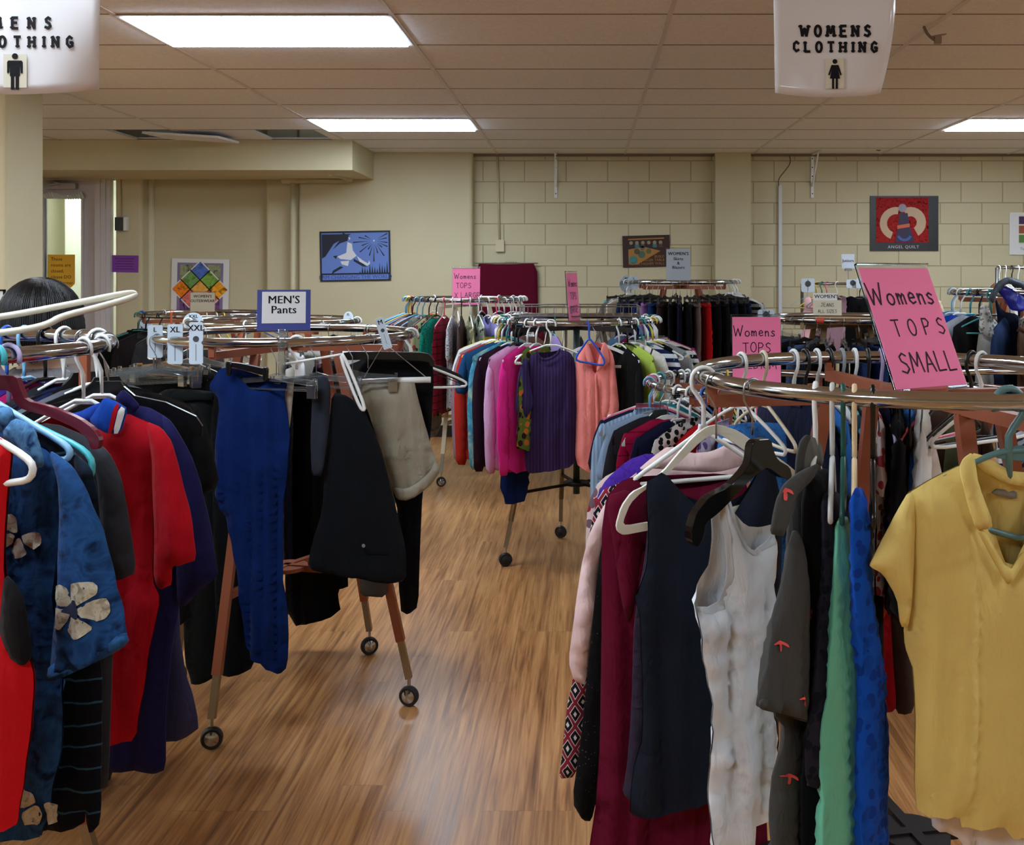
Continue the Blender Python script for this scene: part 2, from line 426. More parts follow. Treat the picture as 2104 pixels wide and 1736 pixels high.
g1 = q.n('ShaderNodeTexNoise', i_Scale=1.0, i_Detail=7.0, i_Roughness=.62, i_Distortion=.9); q.l(ofs.outputs[0], g1.inputs['Vector'])
mp2 = q.n('ShaderNodeMapping'); mp2.inputs['Scale'].default_value = (110, 3.2, 1); q.l(tc.outputs['Object'], mp2.inputs[0])
g2 = q.n('ShaderNodeTexNoise', i_Scale=1.0, i_Detail=4.0); q.l(mp2.outputs[0], g2.inputs['Vector'])
gm = q.math('MULTIPLY_ADD', g2.outputs[0], .35, q.math('MULTIPLY', g1.outputs[0], .72))
col = q.ramp(gm, [(.33, lin((95, 57, 27))), (.46, lin((146, 95, 47))), (.56, lin((175, 120, 65))), (.7, lin((196, 143, 84)))])
sepc = q.n('ShaderNodeSeparateColor'); q.l(br.outputs['Color'], sepc.inputs[0])
hv = q.n('ShaderNodeHueSaturation'); hv.inputs['Saturation'].default_value = .95
q.l(q.math('MULTIPLY_ADD', sepc.outputs[0], .28, .84), hv.inputs['Value']); q.l(col, hv.inputs['Color'])
fm = q.mix(q.math('MULTIPLY', br.outputs['Fac'], .32), hv.outputs[0], lin((70, 42, 22))); q.l(fm, b.inputs['Base Color'])
b.inputs['Roughness'].default_value = .34; q.l(q.math('MULTIPLY_ADD', g1.outputs[0], .16, .25), b.inputs['Roughness'])
b.inputs['Specular IOR Level'].default_value = .42
q.bump(q.math('SUBTRACT', q.math('MULTIPLY', gm, .4), br.outputs['Fac']), .12, .003)
FLOORM = q.m
struct(MB().box(((L_ + R_) / 2, 3.2, -.05), (R_ - L_ + .4, 17.6, .1)).build('floor', FLOORM))

# walls
struct(MB().box(((L_ + R_) / 2, B_ - .1, 1.6), (R_ - L_, .2, 3.4)).build('wall_behind', WALL_S))
struct(MB().box((L_ - .1, 3.2, 1.6), (.2, 17.6, 3.4)).build('wall_left', WALL_S))
struct(MB().box((R_ + .1, 3.2, 1.6), (.2, 17.6, 3.4)).build('wall_right', WALL_B))
struct(MB().box(((-1.10 + R_) / 2, Yb + .1, 1.6), (R_ + 1.10, .2, 3.4)).build('wall_back', WALL_B))
def px2x(px, Y): return (px - VX) / F * Y
xA, xB, xC, xD = px2x(236, YL), px2x(292, YL), px2x(540, YL), px2x(612, YL)
mb = MB()                                             # the plastered wall with its shallow recess
mb.box(((xD - 1.10) / 2, YL + .12, 1.6), (-1.10 - xD, .24, 3.4))
mb.box(((xC + xD) / 2, YL + .2, 1.6), (xD - xC, .24, 3.4))
mb.box(((xB + xC) / 2, YL + .3, 1.6), (xC - xB, .2, 3.4))
mb.box(((xA + xB) / 2, YL + .12, 1.6), (xB - xA, .24, 3.4))
mb.box(((xA - 1.0) / 2, YL + .5, 1.6), (-1.0 - xA, .1, 3.4)); mb.box((xA + .05, YL + .3, 1.6), (.1, .5, 3.4))  # unseen backing slabs added to block light leaking through the wall joints
o = mb.build('wall_back_plaster', WALL_S); struct(o)
bev = o.modifiers.new('edge', 'BEVEL'); bev.width = .03; bev.segments = 3
dX0, dX1 = px2x(62, YL), px2x(203, YL)                # the door leaf
struct(MB().box(((L_ + dX0 - .12) / 2, YL + .12, 1.6), (dX0 - .12 - L_, .24, 3.4)).build('wall_back_far_left', WALL_S))
struct(MB().box(((dX0 + dX1) / 2, YL + .12, 2.85), (dX1 - dX0 + .4, .24, .74)).build('wall_above_door', WALL_S))
struct(MB().box((px2x(1506, Yb - .1), Yb - .05, 1.6), (px2x(1543, Yb - .12) - px2x(1470, Yb - .12), .14, 3.4)).build('column_back', WALL_S))
o = MB().box((-3.69, 6.3, CEIL / 2), (.56, .42, CEIL)).build('column_left', WALL_S); struct(o)
bev = o.modifiers.new('edge', 'BEVEL'); bev.width = .02; bev.segments = 3
# boxed beam over the door side
bx1 = px2x(724, 9.04)
struct(MB().box(((L_ + bx1) / 2, 9.5, 2.60), (bx1 - L_, .92, .26)).build('beam_back_left', WALL_S))
# baseboards
BASE = plain('black_vinyl_base', (20, 18, 18), .5)
struct(MB().box(((-1.1 + R_) / 2, Yb - .008, .055), (R_ + 1.1, .012, .11)).build('baseboard_back', BASE))
struct(MB().box(((xD - 1.10) / 2, YL - .008, .055), (-1.10 - xD, .012, .11)).build('baseboard_back_plaster', BASE))
struct(MB().box(((xB + xC) / 2, YL + .192, .055), (xC - xB, .012, .11)).build('baseboard_recess', BASE))

# ceiling tiles, grid and lights
q = NT('ceiling_tile'); co = q.coord()
v = q.n('ShaderNodeTexVoronoi', i_Scale=95.0); q.l(co, v.inputs['Vector'])
nz = q.n('ShaderNodeTexNoise', i_Scale=30.0, i_Detail=5.0); q.l(co, nz.inputs['Vector'])
cs = q.n('ShaderNodeSeparateColor'); q.l(v.outputs['Color'], cs.inputs[0])
m = q.math('MULTIPLY', q.math('LESS_THAN', v.outputs['Distance'], .22), q.math('GREATER_THAN', cs.outputs[0], .55))
base = q.ramp(nz.outputs[0], [(.3, lin((226, 231, 240))), (.7, lin((235, 239, 246)))])
q.l(q.mix(q.math('MULTIPLY', m, .4), base, lin((120, 104, 96))), q.b.inputs['Base Color']); q.b.inputs['Roughness'].default_value = .9
q.bump(q.math('SUBTRACT', nz.outputs[0], q.math('MULTIPLY', m, .8)), .35, .004)
TILE = q.m
GX = [-.87 + 1.24 * k for k in range(-5, 7)]; GY = [4.62 + .625 * k for k in range(-15, 9)]
def cell(x, y): return (max(i for i, g in enumerate(GX) if g <= x), max(j for j, g in enumerate(GY) if g <= y))
LIGHTS = [(-1.5, 5.0), (-1.5, 8.0), (3.4, 8.0), (3.4, 5.0), (-1.5, 2.0), (3.4, 2.0), (-1.5, -1.0), (3.4, -1.0), (-5.2, 5.0), (-5.2, 2.0)]
LC = [cell(*p) for p in LIGHTS]
hole = cell(-2.6, 8.7); hole2 = cell(-3.6, 8.7)
mb = MB()
for i in range(len(GX) - 1):
    for j in range(len(GY) - 1):
        if (i, j) in LC: continue
        x0, x1, y0, y1 = GX[i], GX[i + 1], GY[j], GY[j + 1]
        rects = [(x0, x1, y0, y1)]
        if (i, j) == hole: rects = [(x0, x1 - .62, y0, y1), (x1 - .1, x1, y0, y1)]
        if (i, j) == hole2: rects = [(x0, x1 - .55, y0, y1)]
        for (a, b_, c, d) in rects: mb.box(((a + b_) / 2, (c + d) / 2, CEIL + .01), (b_ - a - .004, d - c - .004, .02))
mb.box((GX[0] - .1, 3.2, CEIL + .01), (.6, 17.6, .02)); mb.box((GX[-1] + .1, 3.2, CEIL + .01), (.6, 17.6, .02))
mb.box((0, GY[-1] + .35, CEIL + .01), (13, .7, .02)); mb.box((0, GY[0] - .3, CEIL + .01), (13, .6, .02))
struct(mb.build('ceiling', TILE))
struct(MB().box((0, 3.2, 3.35), (13, 18, .1)).build('ceiling_slab', plain('plenum_dark', (70, 62, 58), .9)))
GRID = plain('ceiling_grid', (212, 210, 210), .55)
mb = MB()
for x in GX: mb.box((x, 3.2, CEIL - .002), (.022, 17.0, .006))
struct(mb.build('trim_1', GRID))
mb = MB()
for y in GY: mb.box((.1, y, CEIL + .0005), (12.4, .009, .004))
struct(mb.build('trim_2', plain('ceiling_seam_shade', (92, 78, 70), .8)))  # dark strips paint in the shadow gaps along the tile seams
struct(MB().box((2.5, Yb - .02, CEIL - .012), (7.2, .03, .024)).build('trim_3', plain('wall_angle', (120, 104, 84), .6)))
# a tile hanging loose beside the gap
t = MB().box((0, 0, 0), (.62, .5, .018), Matrix.Rotation(R(3.5), 3, 'Y') @ Matrix.Rotation(R(2), 3, 'X')).build('ceiling_tile', TILE, loc=(-3.3, 8.66, CEIL - .026))
tag(t, 'loose ceiling tile sagging below the dark gap above the beam', 'ceiling tile')

LENS = bpy.data.materials.new('light_lens'); LENS.use_nodes = True
nt = LENS.node_tree; pb = nt.nodes['Principled BSDF']; pb.inputs['Base Color'].default_value = (.9, .95, 1, 1); pb.inputs['Emission Strength'].default_value = LAMP
tcn = nt.nodes.new('ShaderNodeTexCoord'); mpn = nt.nodes.new('ShaderNodeMapping'); mpn.inputs['Scale'].default_value = (.7, 9, 1)
nn = nt.nodes.new('ShaderNodeTexNoise'); nn.inputs['Scale'].default_value = 2.0; rn = nt.nodes.new('ShaderNodeValToRGB')
nt.links.new(tcn.outputs['Object'], mpn.inputs[0]); nt.links.new(mpn.outputs[0], nn.inputs['Vector']); nt.links.new(nn.outputs[0], rn.inputs[0])
rn.color_ramp.elements[0].position = .35; rn.color_ramp.elements[0].color = (.6, .8, 1.0, 1); rn.color_ramp.elements[1].position = .6; rn.color_ramp.elements[1].color = (.88, .94, 1, 1)
nt.links.new(rn.outputs[0], pb.inputs['Emission Color'])
FRAMEM = plain('light_frame', (205, 205, 205), .5)
LLAB = ['long fluorescent ceiling light nearest the camera, beside the men\'s clothing sign', 'smaller looking ceiling light above the end of the beam',
        'ceiling light cut by the right edge of the photo', 'ceiling light over the right side of the room', 'ceiling light above the nearest racks on the left',
        'ceiling light above the nearest racks on the right', 'ceiling light behind the viewer on the left', 'ceiling light behind the viewer on the right', 'ceiling light in the far left bay', 'ceiling light in the near left bay']
for (i, j), lab in zip(LC, LLAB):
    x0, x1, y0, y1 = GX[i], GX[i + 1], GY[j], GY[j + 1]; cx, cy = (x0 + x1) / 2, (y0 + y1) / 2
    t = thing('ceiling_light', lab, 'ceiling light', (cx, cy, CEIL), 0, 'recessed ceiling lights')
    fr = MB()
    for sx in (-1, 1): fr.box((sx * .607, 0, .004), (.02, .62, .024))
    for sy in (-1, 1): fr.box((0, sy * .302, .004), (1.19, .02, .024))
    fr.build('frame', FRAMEM, t)
    MB().box((0, 0, -.004), (1.18, .57, .026)).build('diffuser', LENS, t)

# door at the far left and the room seen through its pane
t = MB(); dz = 2.46
lx0, lx1, lz0, lz1 = px2x(92, YL - .02), px2x(168, YL - .02), CH - (684 - VY) / F * YL, CH - (402 - VY) / F * YL
Yd = YL - .02
for (x0, x1, z0, z1) in ((dX0, lx0, .01, dz), (lx1, dX1, .01, dz), (lx0, lx1, .01, lz0), (lx0, lx1, lz1, dz)):
    t.box(((x0 + x1) / 2, Yd + .03, (z0 + z1) / 2), (x1 - x0, .045, z1 - z0))
door = struct(t.build('door_1', plain('door_paint', (196, 190, 196), .4)))
mb = MB()
for (x0, x1, z0, z1) in ((lx0 - .02, lx0, lz0 - .02, lz1 + .02), (lx1, lx1 + .02, lz0 - .02, lz1 + .02), (lx0, lx1, lz0 - .02, lz0), (lx0, lx1, lz1, lz1 + .02)):
    mb.box(((x0 + x1) / 2, Yd, (z0 + z1) / 2), (x1 - x0, .03, z1 - z0))
mb.build('pane_frame', TRIM, door)
MB().box(((lx0 + lx1) / 2, Yd + .03, (lz0 + lz1) / 2), (lx1 - lx0, .008, lz1 - lz0)).build('glass', CLEAR, door)
MB().box(((dX0 + dX1) / 2 + .02, Yd + .003, .95), (.36, .012, .5)).build('lower_panel', TRIM, door)
mb = MB()                                             # plastic film taped over the top of the pane
prev = None
for k in range(16):
    x = lx0 + (lx1 - lx0) * k / 15; mb.tube([(x, Yd - .018, lz1 + .01 + .02 * math.sin(k * .5) + .008 * noise.noise(Vector((k, 1, 2)))), (x + .03, Yd - .02, lz1 - .03 + .012 * noise.noise(Vector((k, 5, 2))))], .012, 6)
mb.build('plastic_film', plain('film', (215, 222, 220), .25), door)
mb = MB().box((px2x(128, Yd), Yd - .03, CH - (383 - VY) / F * Yd), (.3, .05, .06)); mb.bar((px2x(100, Yd), Yd - .05, 2.4), (px2x(136, Yd), Yd - .12, 2.42), .03, .012); mb.bar((px2x(136, Yd), Yd - .12, 2.42), (px2x(110, Yd), Yd - .02, 2.45), .03, .012)
mb.build('door_closer', plain('closer_grey', (170, 166, 168), .4), door)
mb = MB()
for k, (w, d) in enumerate(((.05, .05), (.05, .035), (.04, .02))):
    mb.box((dX1 + .02 + k * .045, YL - d / 2, 1.25), (w, d + .05, 2.5))
mb.box((dX0 - .05, YL - .02, 1.25), (.1, .06, 2.5)); mb.box(((dX0 + dX1) / 2, YL - .02, 2.5), (dX1 - dX0 + .3, .07, .08))
struct(mb.build('trim_4', TRIM))
mb = MB().box((dX0 + .2, 12.1, 1.4), (2.2, .1, 3)); mb.box((dX0 - .95, 11.1, 1.4), (.1, 2.0, 3)); mb.box((dX1 + .4, 11.1, 1.4), (.1, 2.0, 3)); mb.box((dX0 + .2, 11.1, 2.92), (2.2, 2, .1)); mb.box((px2x(150, 11.6) + .1, 11.6, 1.4), (.25, .25, 3))
struct(mb.build('wall_beyond_door', plain('pale_wall', (232, 230, 204), .7)))
t = thing('ceiling_light', 'ceiling light in the room beyond the door', 'ceiling light', (dX0 + .1, 10.7, 2.86)); MB().box((0, 0, 0), (.9, .5, .01)).build('diffuser', LENS, t); MB().box((0, 0, .007), (.94, .54, .006)).build('frame', FRAMEM, t)

# ---------------------------------------------------------------- things on the walls and the ceiling
def tape_sheet(name, label, cat, pxc, pyc, wpx, hpx, Y, mat, rz=0, d=.004):
    p = at(pxc, pyc, Y); t = thing(name, label, cat, p); t.rotation_euler = (0, rz, 0)
    w, h = wpx / F * Y, hpx / F * Y
    return t, w, h
# running woman style poster: plain generic stand-in in the same colours
NAVY, SKYB, WHT = plain('poster_navy', (18, 22, 44), .5), plain('poster_blue', (98, 128, 200), .5), plain('poster_white', (214, 216, 222), .5)
t, w, h = tape_sheet('poster', 'blue and black poster of a leaping figure under a star, right of the pipe', 'poster', 730, 526, 145, 103, YL - .01, NAVY, R(-1))
MB().box((0, 0, 0), (w, .006, h)).build('sheet', NAVY, t)
mb = MB(); mb.box((0, -.004, .03), (w * .95, .002, h * .8)); mb.box((0, -.004, -h * .42), (w * .93, .002, h * .1)); mb.build('blue_print', SKYB, t)
mb = MB(); sx, sz = w * .27, h * .3
for k in range(15):
    a = R(150 + k * 17); r0, r1 = .03, .1 + .1 * ((k * 7) % 5) / 4
    c_, s_ = math.cos(a), math.sin(a); p = Vector((-s_, c_)) * .006
    q1 = (sx + c_ * r0, sz + s_ * r0); q2 = (max(-w * .46, min(w * .46, sx + c_ * r1)), max(-h * .3, min(h * .44, sz + s_ * r1)))
    mb.add([(q1[0], -.0062, q1[1]), (q2[0] + p.x, -.0062, q2[1] + p.y), (q2[0] - p.x, -.0062, q2[1] - p.y)], [(0, 1, 2)])
mb.prism([(-w * .47, h * .44), (-w * .05, h * .44), (-w * .3, h * .25), (-w * .42, 0), (-w * .47, -.02)], -.0062, -.006)
for k in range(12): mb.prism([(w * (.05 + .035 * k), -h * .36), (w * (.065 + .035 * k), -h * (.3 - .02 * ((k * 5) % 7) - .008 * k)), (w * (.08 + .035 * k), -h * .36)], -.0062, -.006)
for pl in ([(-.16, .36), (-.08, .3), (-.1, .22), (-.2, .18), (-.3, .08), (-.2, .24)], [(-.1, .18), (-.05, .1), (-.05, .02), (-.12, 0)], [(-.02, -.08), (.1, -.16), (.16, -.22), (.1, -.21), (-.02, -.12)], [(-.16, -.22), (-.28, -.3), (-.33, -.34), (-.3, -.27), (-.2, -.2)], [(-.24, -.02), (-.3, -.03), (-.26, -.08)]):
    mb.prism([(a * w * 1.05, b_ * h * 1.2 + .02) for a, b_ in pl], -.0064, -.006)
mb.build('dark_print', NAVY, t)
mb = MB()
for pl in ([(-.1, .2), (-.04, .17), (-.03, .06), (.02, -.03), (-.06, -.1), (-.2, -.08), (-.24, -.04), (-.12, .02)], [(.02, -.03), (.09, -.1), (.17, -.16), (.19, -.11), (.2, -.17), (.16, -.2), (.06, -.13)], [(-.09, .28), (-.06, .27), (-.07, .23)], [(-.2, -.12), (-.08, -.11), (-.1, -.2), (-.18, -.17)]):
    mb.prism([(a * w * 1.05, b_ * h * 1.2 + .02) for a, b_ in pl], -.0068, -.0064)
mb.cyl((sx, -.007, sz), .008, .001, 12, 'y'); mb.build('white_print', WHT, t)
flat_text('I AM CHANGING THE WORLD', .05, plain('poster_text', (52, 76, 150), .5), t, 0, -.0058, -h * .42, bold=.6)
# poster with diamonds
t, w, h = tape_sheet('poster', 'white framed quilt poster of coloured diamonds behind the outerwear sign', 'poster', 411, 600, 118, 136, YL + .185, PAPER, R(1.2))
MB().box((0, 0, 0), (w, .006, h)).build('sheet', PAPER, t)
mb = MB().mat(plain('quilt_lilac', (126, 112, 150), .6)).box((0, -.004, 0), (w * .8, .002, h * .88))
mb.mat(fabric((120, 140, 92), 'marble', (170, 176, 140), (90, 100, 80))).box((0, -.0055, h * .16), (w * .7, .002, h * .5))
mb.mat(fabric((92, 66, 112), 'marble', (140, 100, 150), (60, 44, 80))).box((0, -.0055, -h * .26), (w * .7, .002, h * .34)).build('print', None, t)
cols = [((86, 110, 170), 0, 2), ((110, 140, 84), -1, 1), ((120, 154, 78), 1, 1), ((200, 122, 44), -2, 0), ((206, 156, 84), 0, 0), ((204, 148, 50), 2, 0), ((190, 110, 104), -1, -1), ((192, 104, 96), 1, -1), ((200, 120, 60), 0, -2)]
s_ = w * .165
mb = MB(); mb.mat(PAPER)
for c_, a, b_ in cols: mb.add([(a * s_ + dx * s_ * 1.1, -.0068, b_ * s_ + h * .04 + dz_ * s_ * 1.1) for dx, dz_ in ((-1, 0), (0, -1), (1, 0), (0, 1))], [(0, 1, 2, 3)])
for c_, a, b_ in cols:
    mb.mat(fabric(c_, 'marble', tuple(min(255, int(v * 1.25)) for v in c_), tuple(int(v * .7) for v in c_)))
    mb.add([(a * s_ + dx * s_ * .93, -.0072, b_ * s_ + h * .04 + dz_ * s_ * .93) for dx, dz_ in ((-1, 0), (0, -1), (1, 0), (0, 1))], [(0, 1, 2, 3)])
mb.build('diamond_print', None, t, fixn=False)
# longer table poster: plain generic stand-in
t, w, h = tape_sheet('poster', 'dark brown and ochre poster of a table, above the skirts and blazers rack', 'poster', 1328, 516, 97, 65, Yb - .01, INK, R(-1.5))
MB().box((0, 0, 0), (w, .006, h)).build('sheet', plain('poster_maroon', (54, 26, 26), .5), t)
mb = MB().mat(plain('poster_ochre', (168, 120, 52), .6)).prism([(-w * .38, -h * .4), (-w * .2, -h * .42), (w * .3, 0), (-w * .05, h * .14), (-w * .38, .02)], -.0055, -.003)
mb.prism([(-w * .38, h * .36), (w * .38, h * .38), (w * .38, h * .42), (-w * .38, h * .4)], -.0055, -.003)
for k, (x, z, r, c_) in enumerate(((-.28, -.27, .04, (60, 130, 130)), (-.1, -.1, .035, (70, 100, 90)), (-.2, .0, .028, (80, 80, 60)), (.05, 0, .026, (90, 100, 60)), (-.08, .1, .02, (90, 90, 110)))):
    mb.mat(plain('plate_%d' % k, c_, .6)).cyl((x * w, -.006, z * h), r, .001, 14, 'y')
for k in range(6):
    mb.mat(plain('head', (150, 140, 110), .6)).cyl((w * (-.32 + .125 * k), -.0062, h * .27), .018, .001, 10, 'y')
    mb.mat(plain('shirt_%d' % (k % 3), ((40, 40, 46), (60, 120, 124), (80, 60, 40))[k % 3], .6)).box((w * (-.32 + .125 * k), -.006, h * .17), (.04, .001, .035))
mb.build('print', None, t)
for k, s in enumerate(('BUILD', 'A LONGER TABLE', 'NOT A HIGHER WALL')):
    flat_text(s, .035, plain('poster_ochre', (168, 120, 52), .6), t, w * .38, -.0065, -h * (.18 + .11 * k), align='RIGHT')
# dark poster on the right: plain generic stand-in
t, w, h = tape_sheet('poster', 'black bordered red poster lettered angel quilt, high on the block wall', 'poster', 1858, 459, 140, 113, Yb - .01, INK)
MB().box((0, 0, 0), (w, .006, h)).build('sheet', plain('poster_black', (20, 19, 24), .45), t)
mb = MB().mat(fabric((150, 40, 44), 'marble', (180, 60, 60), (90, 24, 34), 2.0)).box((-.02, -.004, h * .06), (w * .77, .002, h * .82))
cr = plain('poster_cream', (196, 168, 138), .6)
arc = lambda cx, cz, r0, r1, a0, a1: [(cx + r1 * math.cos(R(a0 + (a1 - a0) * k / 12)), cz + r1 * math.sin(R(a0 + (a1 - a0) * k / 12))) for k in range(13)] + [(cx + r0 * math.cos(R(a1 - (a1 - a0) * k / 12)), cz + r0 * math.sin(R(a1 - (a1 - a0) * k / 12))) for k in range(13)]
mb.mat(cr).prism(arc(-.08, .0, .09, .16, 80, 250), -.0062, -.004).prism(arc(.06, .01, .06, .15, -60, 120), -.0062, -.004)
mb.mat(plain('poster_indigo', (44, 34, 70), .6)).prism([(-.09, -.18), (-.06, -.03), (-.05, .1), (.03, .1), (.05, -.03), (.1, -.18)], -.0075, -.006)
mb.mat(plain('poster_orange', (206, 96, 60), .6)).prism([(-.07, -.02), (.05, .0), (.05, -.035), (-.07, -.055)], -.0085, -.0075)
mb.mat(plain('poster_azure', (60, 90, 160), .6)).prism(arc(0, -.1, .05, .075, 200, 340), -.0085, -.0075)
mb.mat(plain('poster_grey', (150, 146, 160), .6)).cyl((-.02, -.007, .15), .04, .002, 16, 'y'); mb.build('print', None, t)
flat_text('ANGEL QUILT', .042, plain('poster_text_grey', (190, 184, 188), .6), t, -.01, -.005, -h * .43, bold=.6, spacing=1.15)
t, w, h = tape_sheet('poster', 'white poster with small coloured pictures at the right edge', 'poster', 2120, 480, 92, 87, Yb - .01, PAPER)
MB().box((0, 0, 0), (w, .006, h)).build('sheet', PAPER, t)
mb = MB().mat(plain('poster_panel_cream', (214, 206, 176), .6)).box((.02, -.004, .04), (w * .66, .002, h * .68))
for r_, cc in enumerate((((64, 44, 90), (190, 170, 80)), ((150, 80, 60), (30, 28, 30)), ((90, 130, 70), (84, 60, 120)))):
    for k in range(3):
        mb.mat(plain('pic_%d' % (r_ * 2 + k % 2), cc[k % 2], .6)).box((-.09 + .085 * k, -.006, .13 - .09 * r_), (.075, .002, .075))
mb.build('print', None, t)
flat_text('To love', .035, plain('grey_print', (90, 90, 90), .6), t, -.06, -.0045, -h * .36)
# notices on and beside the door
t, w, h = tape_sheet('notice', 'yellow paper notice taped on the door pane', 'notice', 126, 557, 56, 68, YL - .04, PAPER)
YEL = plain('yellow_paper', (236, 182, 48), .7)
MB().prism([(-w / 2, h / 2), (w / 2, h / 2), (w / 2, -h * .38), (w * .36, -h / 2), (w * .1, -h / 2), (-w / 2, -h * .2)], -.001, .001).build('sheet', YEL, t)
for k, s in enumerate(('These', 'rooms are', 'closed,', 'please DO', 'NOT enter')):
    flat_text(s, .045, INK, t, -w * .38, -.002, h * (.36 - .18 * k), align='LEFT')
t, w, h = tape_sheet('notice', 'purple paper notice on the wall strip beside the door', 'notice', 256, 542, 57, 35, YL - .004, PAPER, R(1))
MB().box((0, 0, 0), (w, .002, h)).build('sheet', plain('purple_paper', (124, 60, 160), .7), t)
mb = MB()
for k in range(5): mb.box((0, -.0015, h * (.3 - .15 * k)), (w * (.7 - .1 * (k % 2)), .001, .006))
mb.build('lettering', plain('purple_ink', (74, 34, 104), .7), t)
# doorbell / pull station box with its cable
p = at(250, 460, YL - .03); t = thing('alarm_box', 'small black and white box on the wall strip above the purple notice', 'box', p)
MB().box((-.015, 0, 0), (.08, .05, .125)).build('housing', BLACKP, t); MB().box((.04, .004, 0), (.035, .05, .13)).build('side_cover', WHITEP, t)
t = tag(MB().tube([at(248, 350, YL - .01), at(250, 445, YL - .012)], .005, 6).build('wall_cable', plain('cream_cable', (170, 154, 118), .6)), 'thin cable running down to the small black box', 'cable')
# pipe on the left wall
PIPE = plain('painted_pipe', (196, 187, 155), .5)
def P(px, py, Y): return at(px, py, Y)
t = thing('wall_pipe', 'cream painted water pipe with an elbow under the beam', 'pipe', (px2x(601, YL - .05), YL - .05, 0))
def rel(v): return v - t.location
MB().tube([rel(P(602, 372, YL - .05)), (0, 0, .02)], .027, 12).build('riser', PIPE, t, smooth=True)
MB().tube([rel(P(585, 371, YL - .05)), rel(P(716, 371, YL - .05)), rel(P(720, 369, YL - .08)), rel(P(676, 352, YL - .45))], .026, 12).build('branch', PIPE, t, smooth=True)
MB().tube([rel(P(580, 368, YL - .05)), rel(P(612, 368, YL - .05))], .045, 12).build('coupling', PIPE, t, smooth=True)
MB().tube([rel(P(680, 354, YL - .42)), rel(P(672, 350, YL - .49))], .036, 12).build('end_cap', plain('pale_cap', (226, 220, 196), .4), t, smooth=True)
# conduits
t = thing('wall_conduit', 'thin cream conduit ending in a socket box, right of the plaster corner', 'conduit', at(1022, 505, Yb - .03))
r0 = t.location.copy()
MB().tube([at(1022, 322, Yb - .015) - r0, at(1026, 492, Yb - .015) - r0], .01, 8).build('tube', PIPE, t, smooth=True)
MB().box((.024, .01, 0), (.08, .04, .115)).build('socket_box', plain('cream_box', (206, 196, 164), .5), t)
t = thing('wall_conduit', 'white surface conduit rising from the jeans rack toward the ceiling', 'conduit', at(1604, 640, Yb - .02)); r0 = t.location.copy()
MB().box(((at(1601, 380, Yb - .02) - r0) + (at(1605, 700, Yb - .02) - r0)) / 2, (.032, .025, (700 - 380) / F * Yb)).build('channel', plain('white_channel', (206, 210, 214), .45), t)
MB().tube([at(1600, 382, Yb - .03) - r0, at(1599, 368, Yb - .03) - r0, at(1612, 352, Yb - .05) - r0, at(1625, 335, Yb - .04) - r0, at(1622, 318, Yb - .03) - r0], .005, 6, smooth=2).build('loose_wire', plain('brown_wire', (90, 76, 54), .6), t, smooth=True)
# shelf brackets
for px, lab in ((1142, 'white shelf bracket high on the wall, above the maroon cloth'), (1669, 'white shelf bracket high on the wall, right of the white conduit')):
    t = thing('shelf_bracket', lab, 'bracket', at(px, 362, Yb - .01), 0, 'shelf brackets')
    MB().box((0, 0, 0), (.028, .006, .42)).build('upright', WHITEP, t)
    mb = MB(); mb.box((0, -.16, .205), (.026, .32, .006)); mb.bar((0, -.003, -.1), (0, -.26, .2), .012, .02); mb.build('arm', WHITEP, t)
    mb = MB()
    for k in range(5): mb.cyl((0, -.004, .17 - .085 * k), .006, .003, 8, 'y')
    mb.build('screw_holes', INK, t)
# maroon cloth hanging on the wall
t = thing('wall_cloth', 'maroon cloth hung flat on the block wall behind the tops racks', 'cloth', at(1042, 540, Yb - .06))
cl = Cloth([(-.3, 0), (-.15, -.012), (.1, -.012), (.29, 0), (.3, -.5), (.32, -1.0), (-.27, -1.0), (-.28, -.5)], B=.012, D=.02, amp=.012, freq=16, seed=3, step=.03)
cl.build('cloth', fabric((104, 18, 48)), t)
MB().tube([(-.31, 0, -.004), (.3, 0, -.004)], .006, 6).build('rod', STEEL, t)
mb = MB()
for k in range(5): mb.tube([(-.02 + .025 * k, -.01, .0), (-.015 + .025 * k, -.015, .018), (-.005 + .025 * k, -.01, .0)], .003, 5)
mb.build('clips', STEEL, t)
# ceiling hook near the women's sign
p = at(1898, 55, 2450 / (559 - 52)); p.z = CEIL - .005
t = thing('ceiling_hook', 'bent wire and clip hanging from the ceiling beside the women\'s clothing sign', 'hook', p)
MB().tube([(0, 0, 0), (.01, -.005, -.03), (.03, -.01, -.055), (.055, -.01, -.07)], .007, 8, smooth=2).build('wire', plain('dull_wire', (120, 104, 92), .5), t, smooth=True)
mb = MB().box((.062, -.01, -.066), (.03, .02, .034)); mb.bar((.03, -.01, -.05), (.1, -.01, -.038), .014, .006); mb.build('clip', plain('dull_clip', (150, 132, 118), .5), t)
t = tag(MB().tube([at(1800, 306, 9.75) + Vector((-.02, 0, .01)), at(1806, 311, 9.75), at(1812, 306, 9.75) + Vector((0, 0, .01))], .006, 6, smooth=2).build('ceiling_loop', plain('dull_wire', (120, 104, 92), .5)), 'small wire loop at the ceiling edge above the dark poster', 'hook')

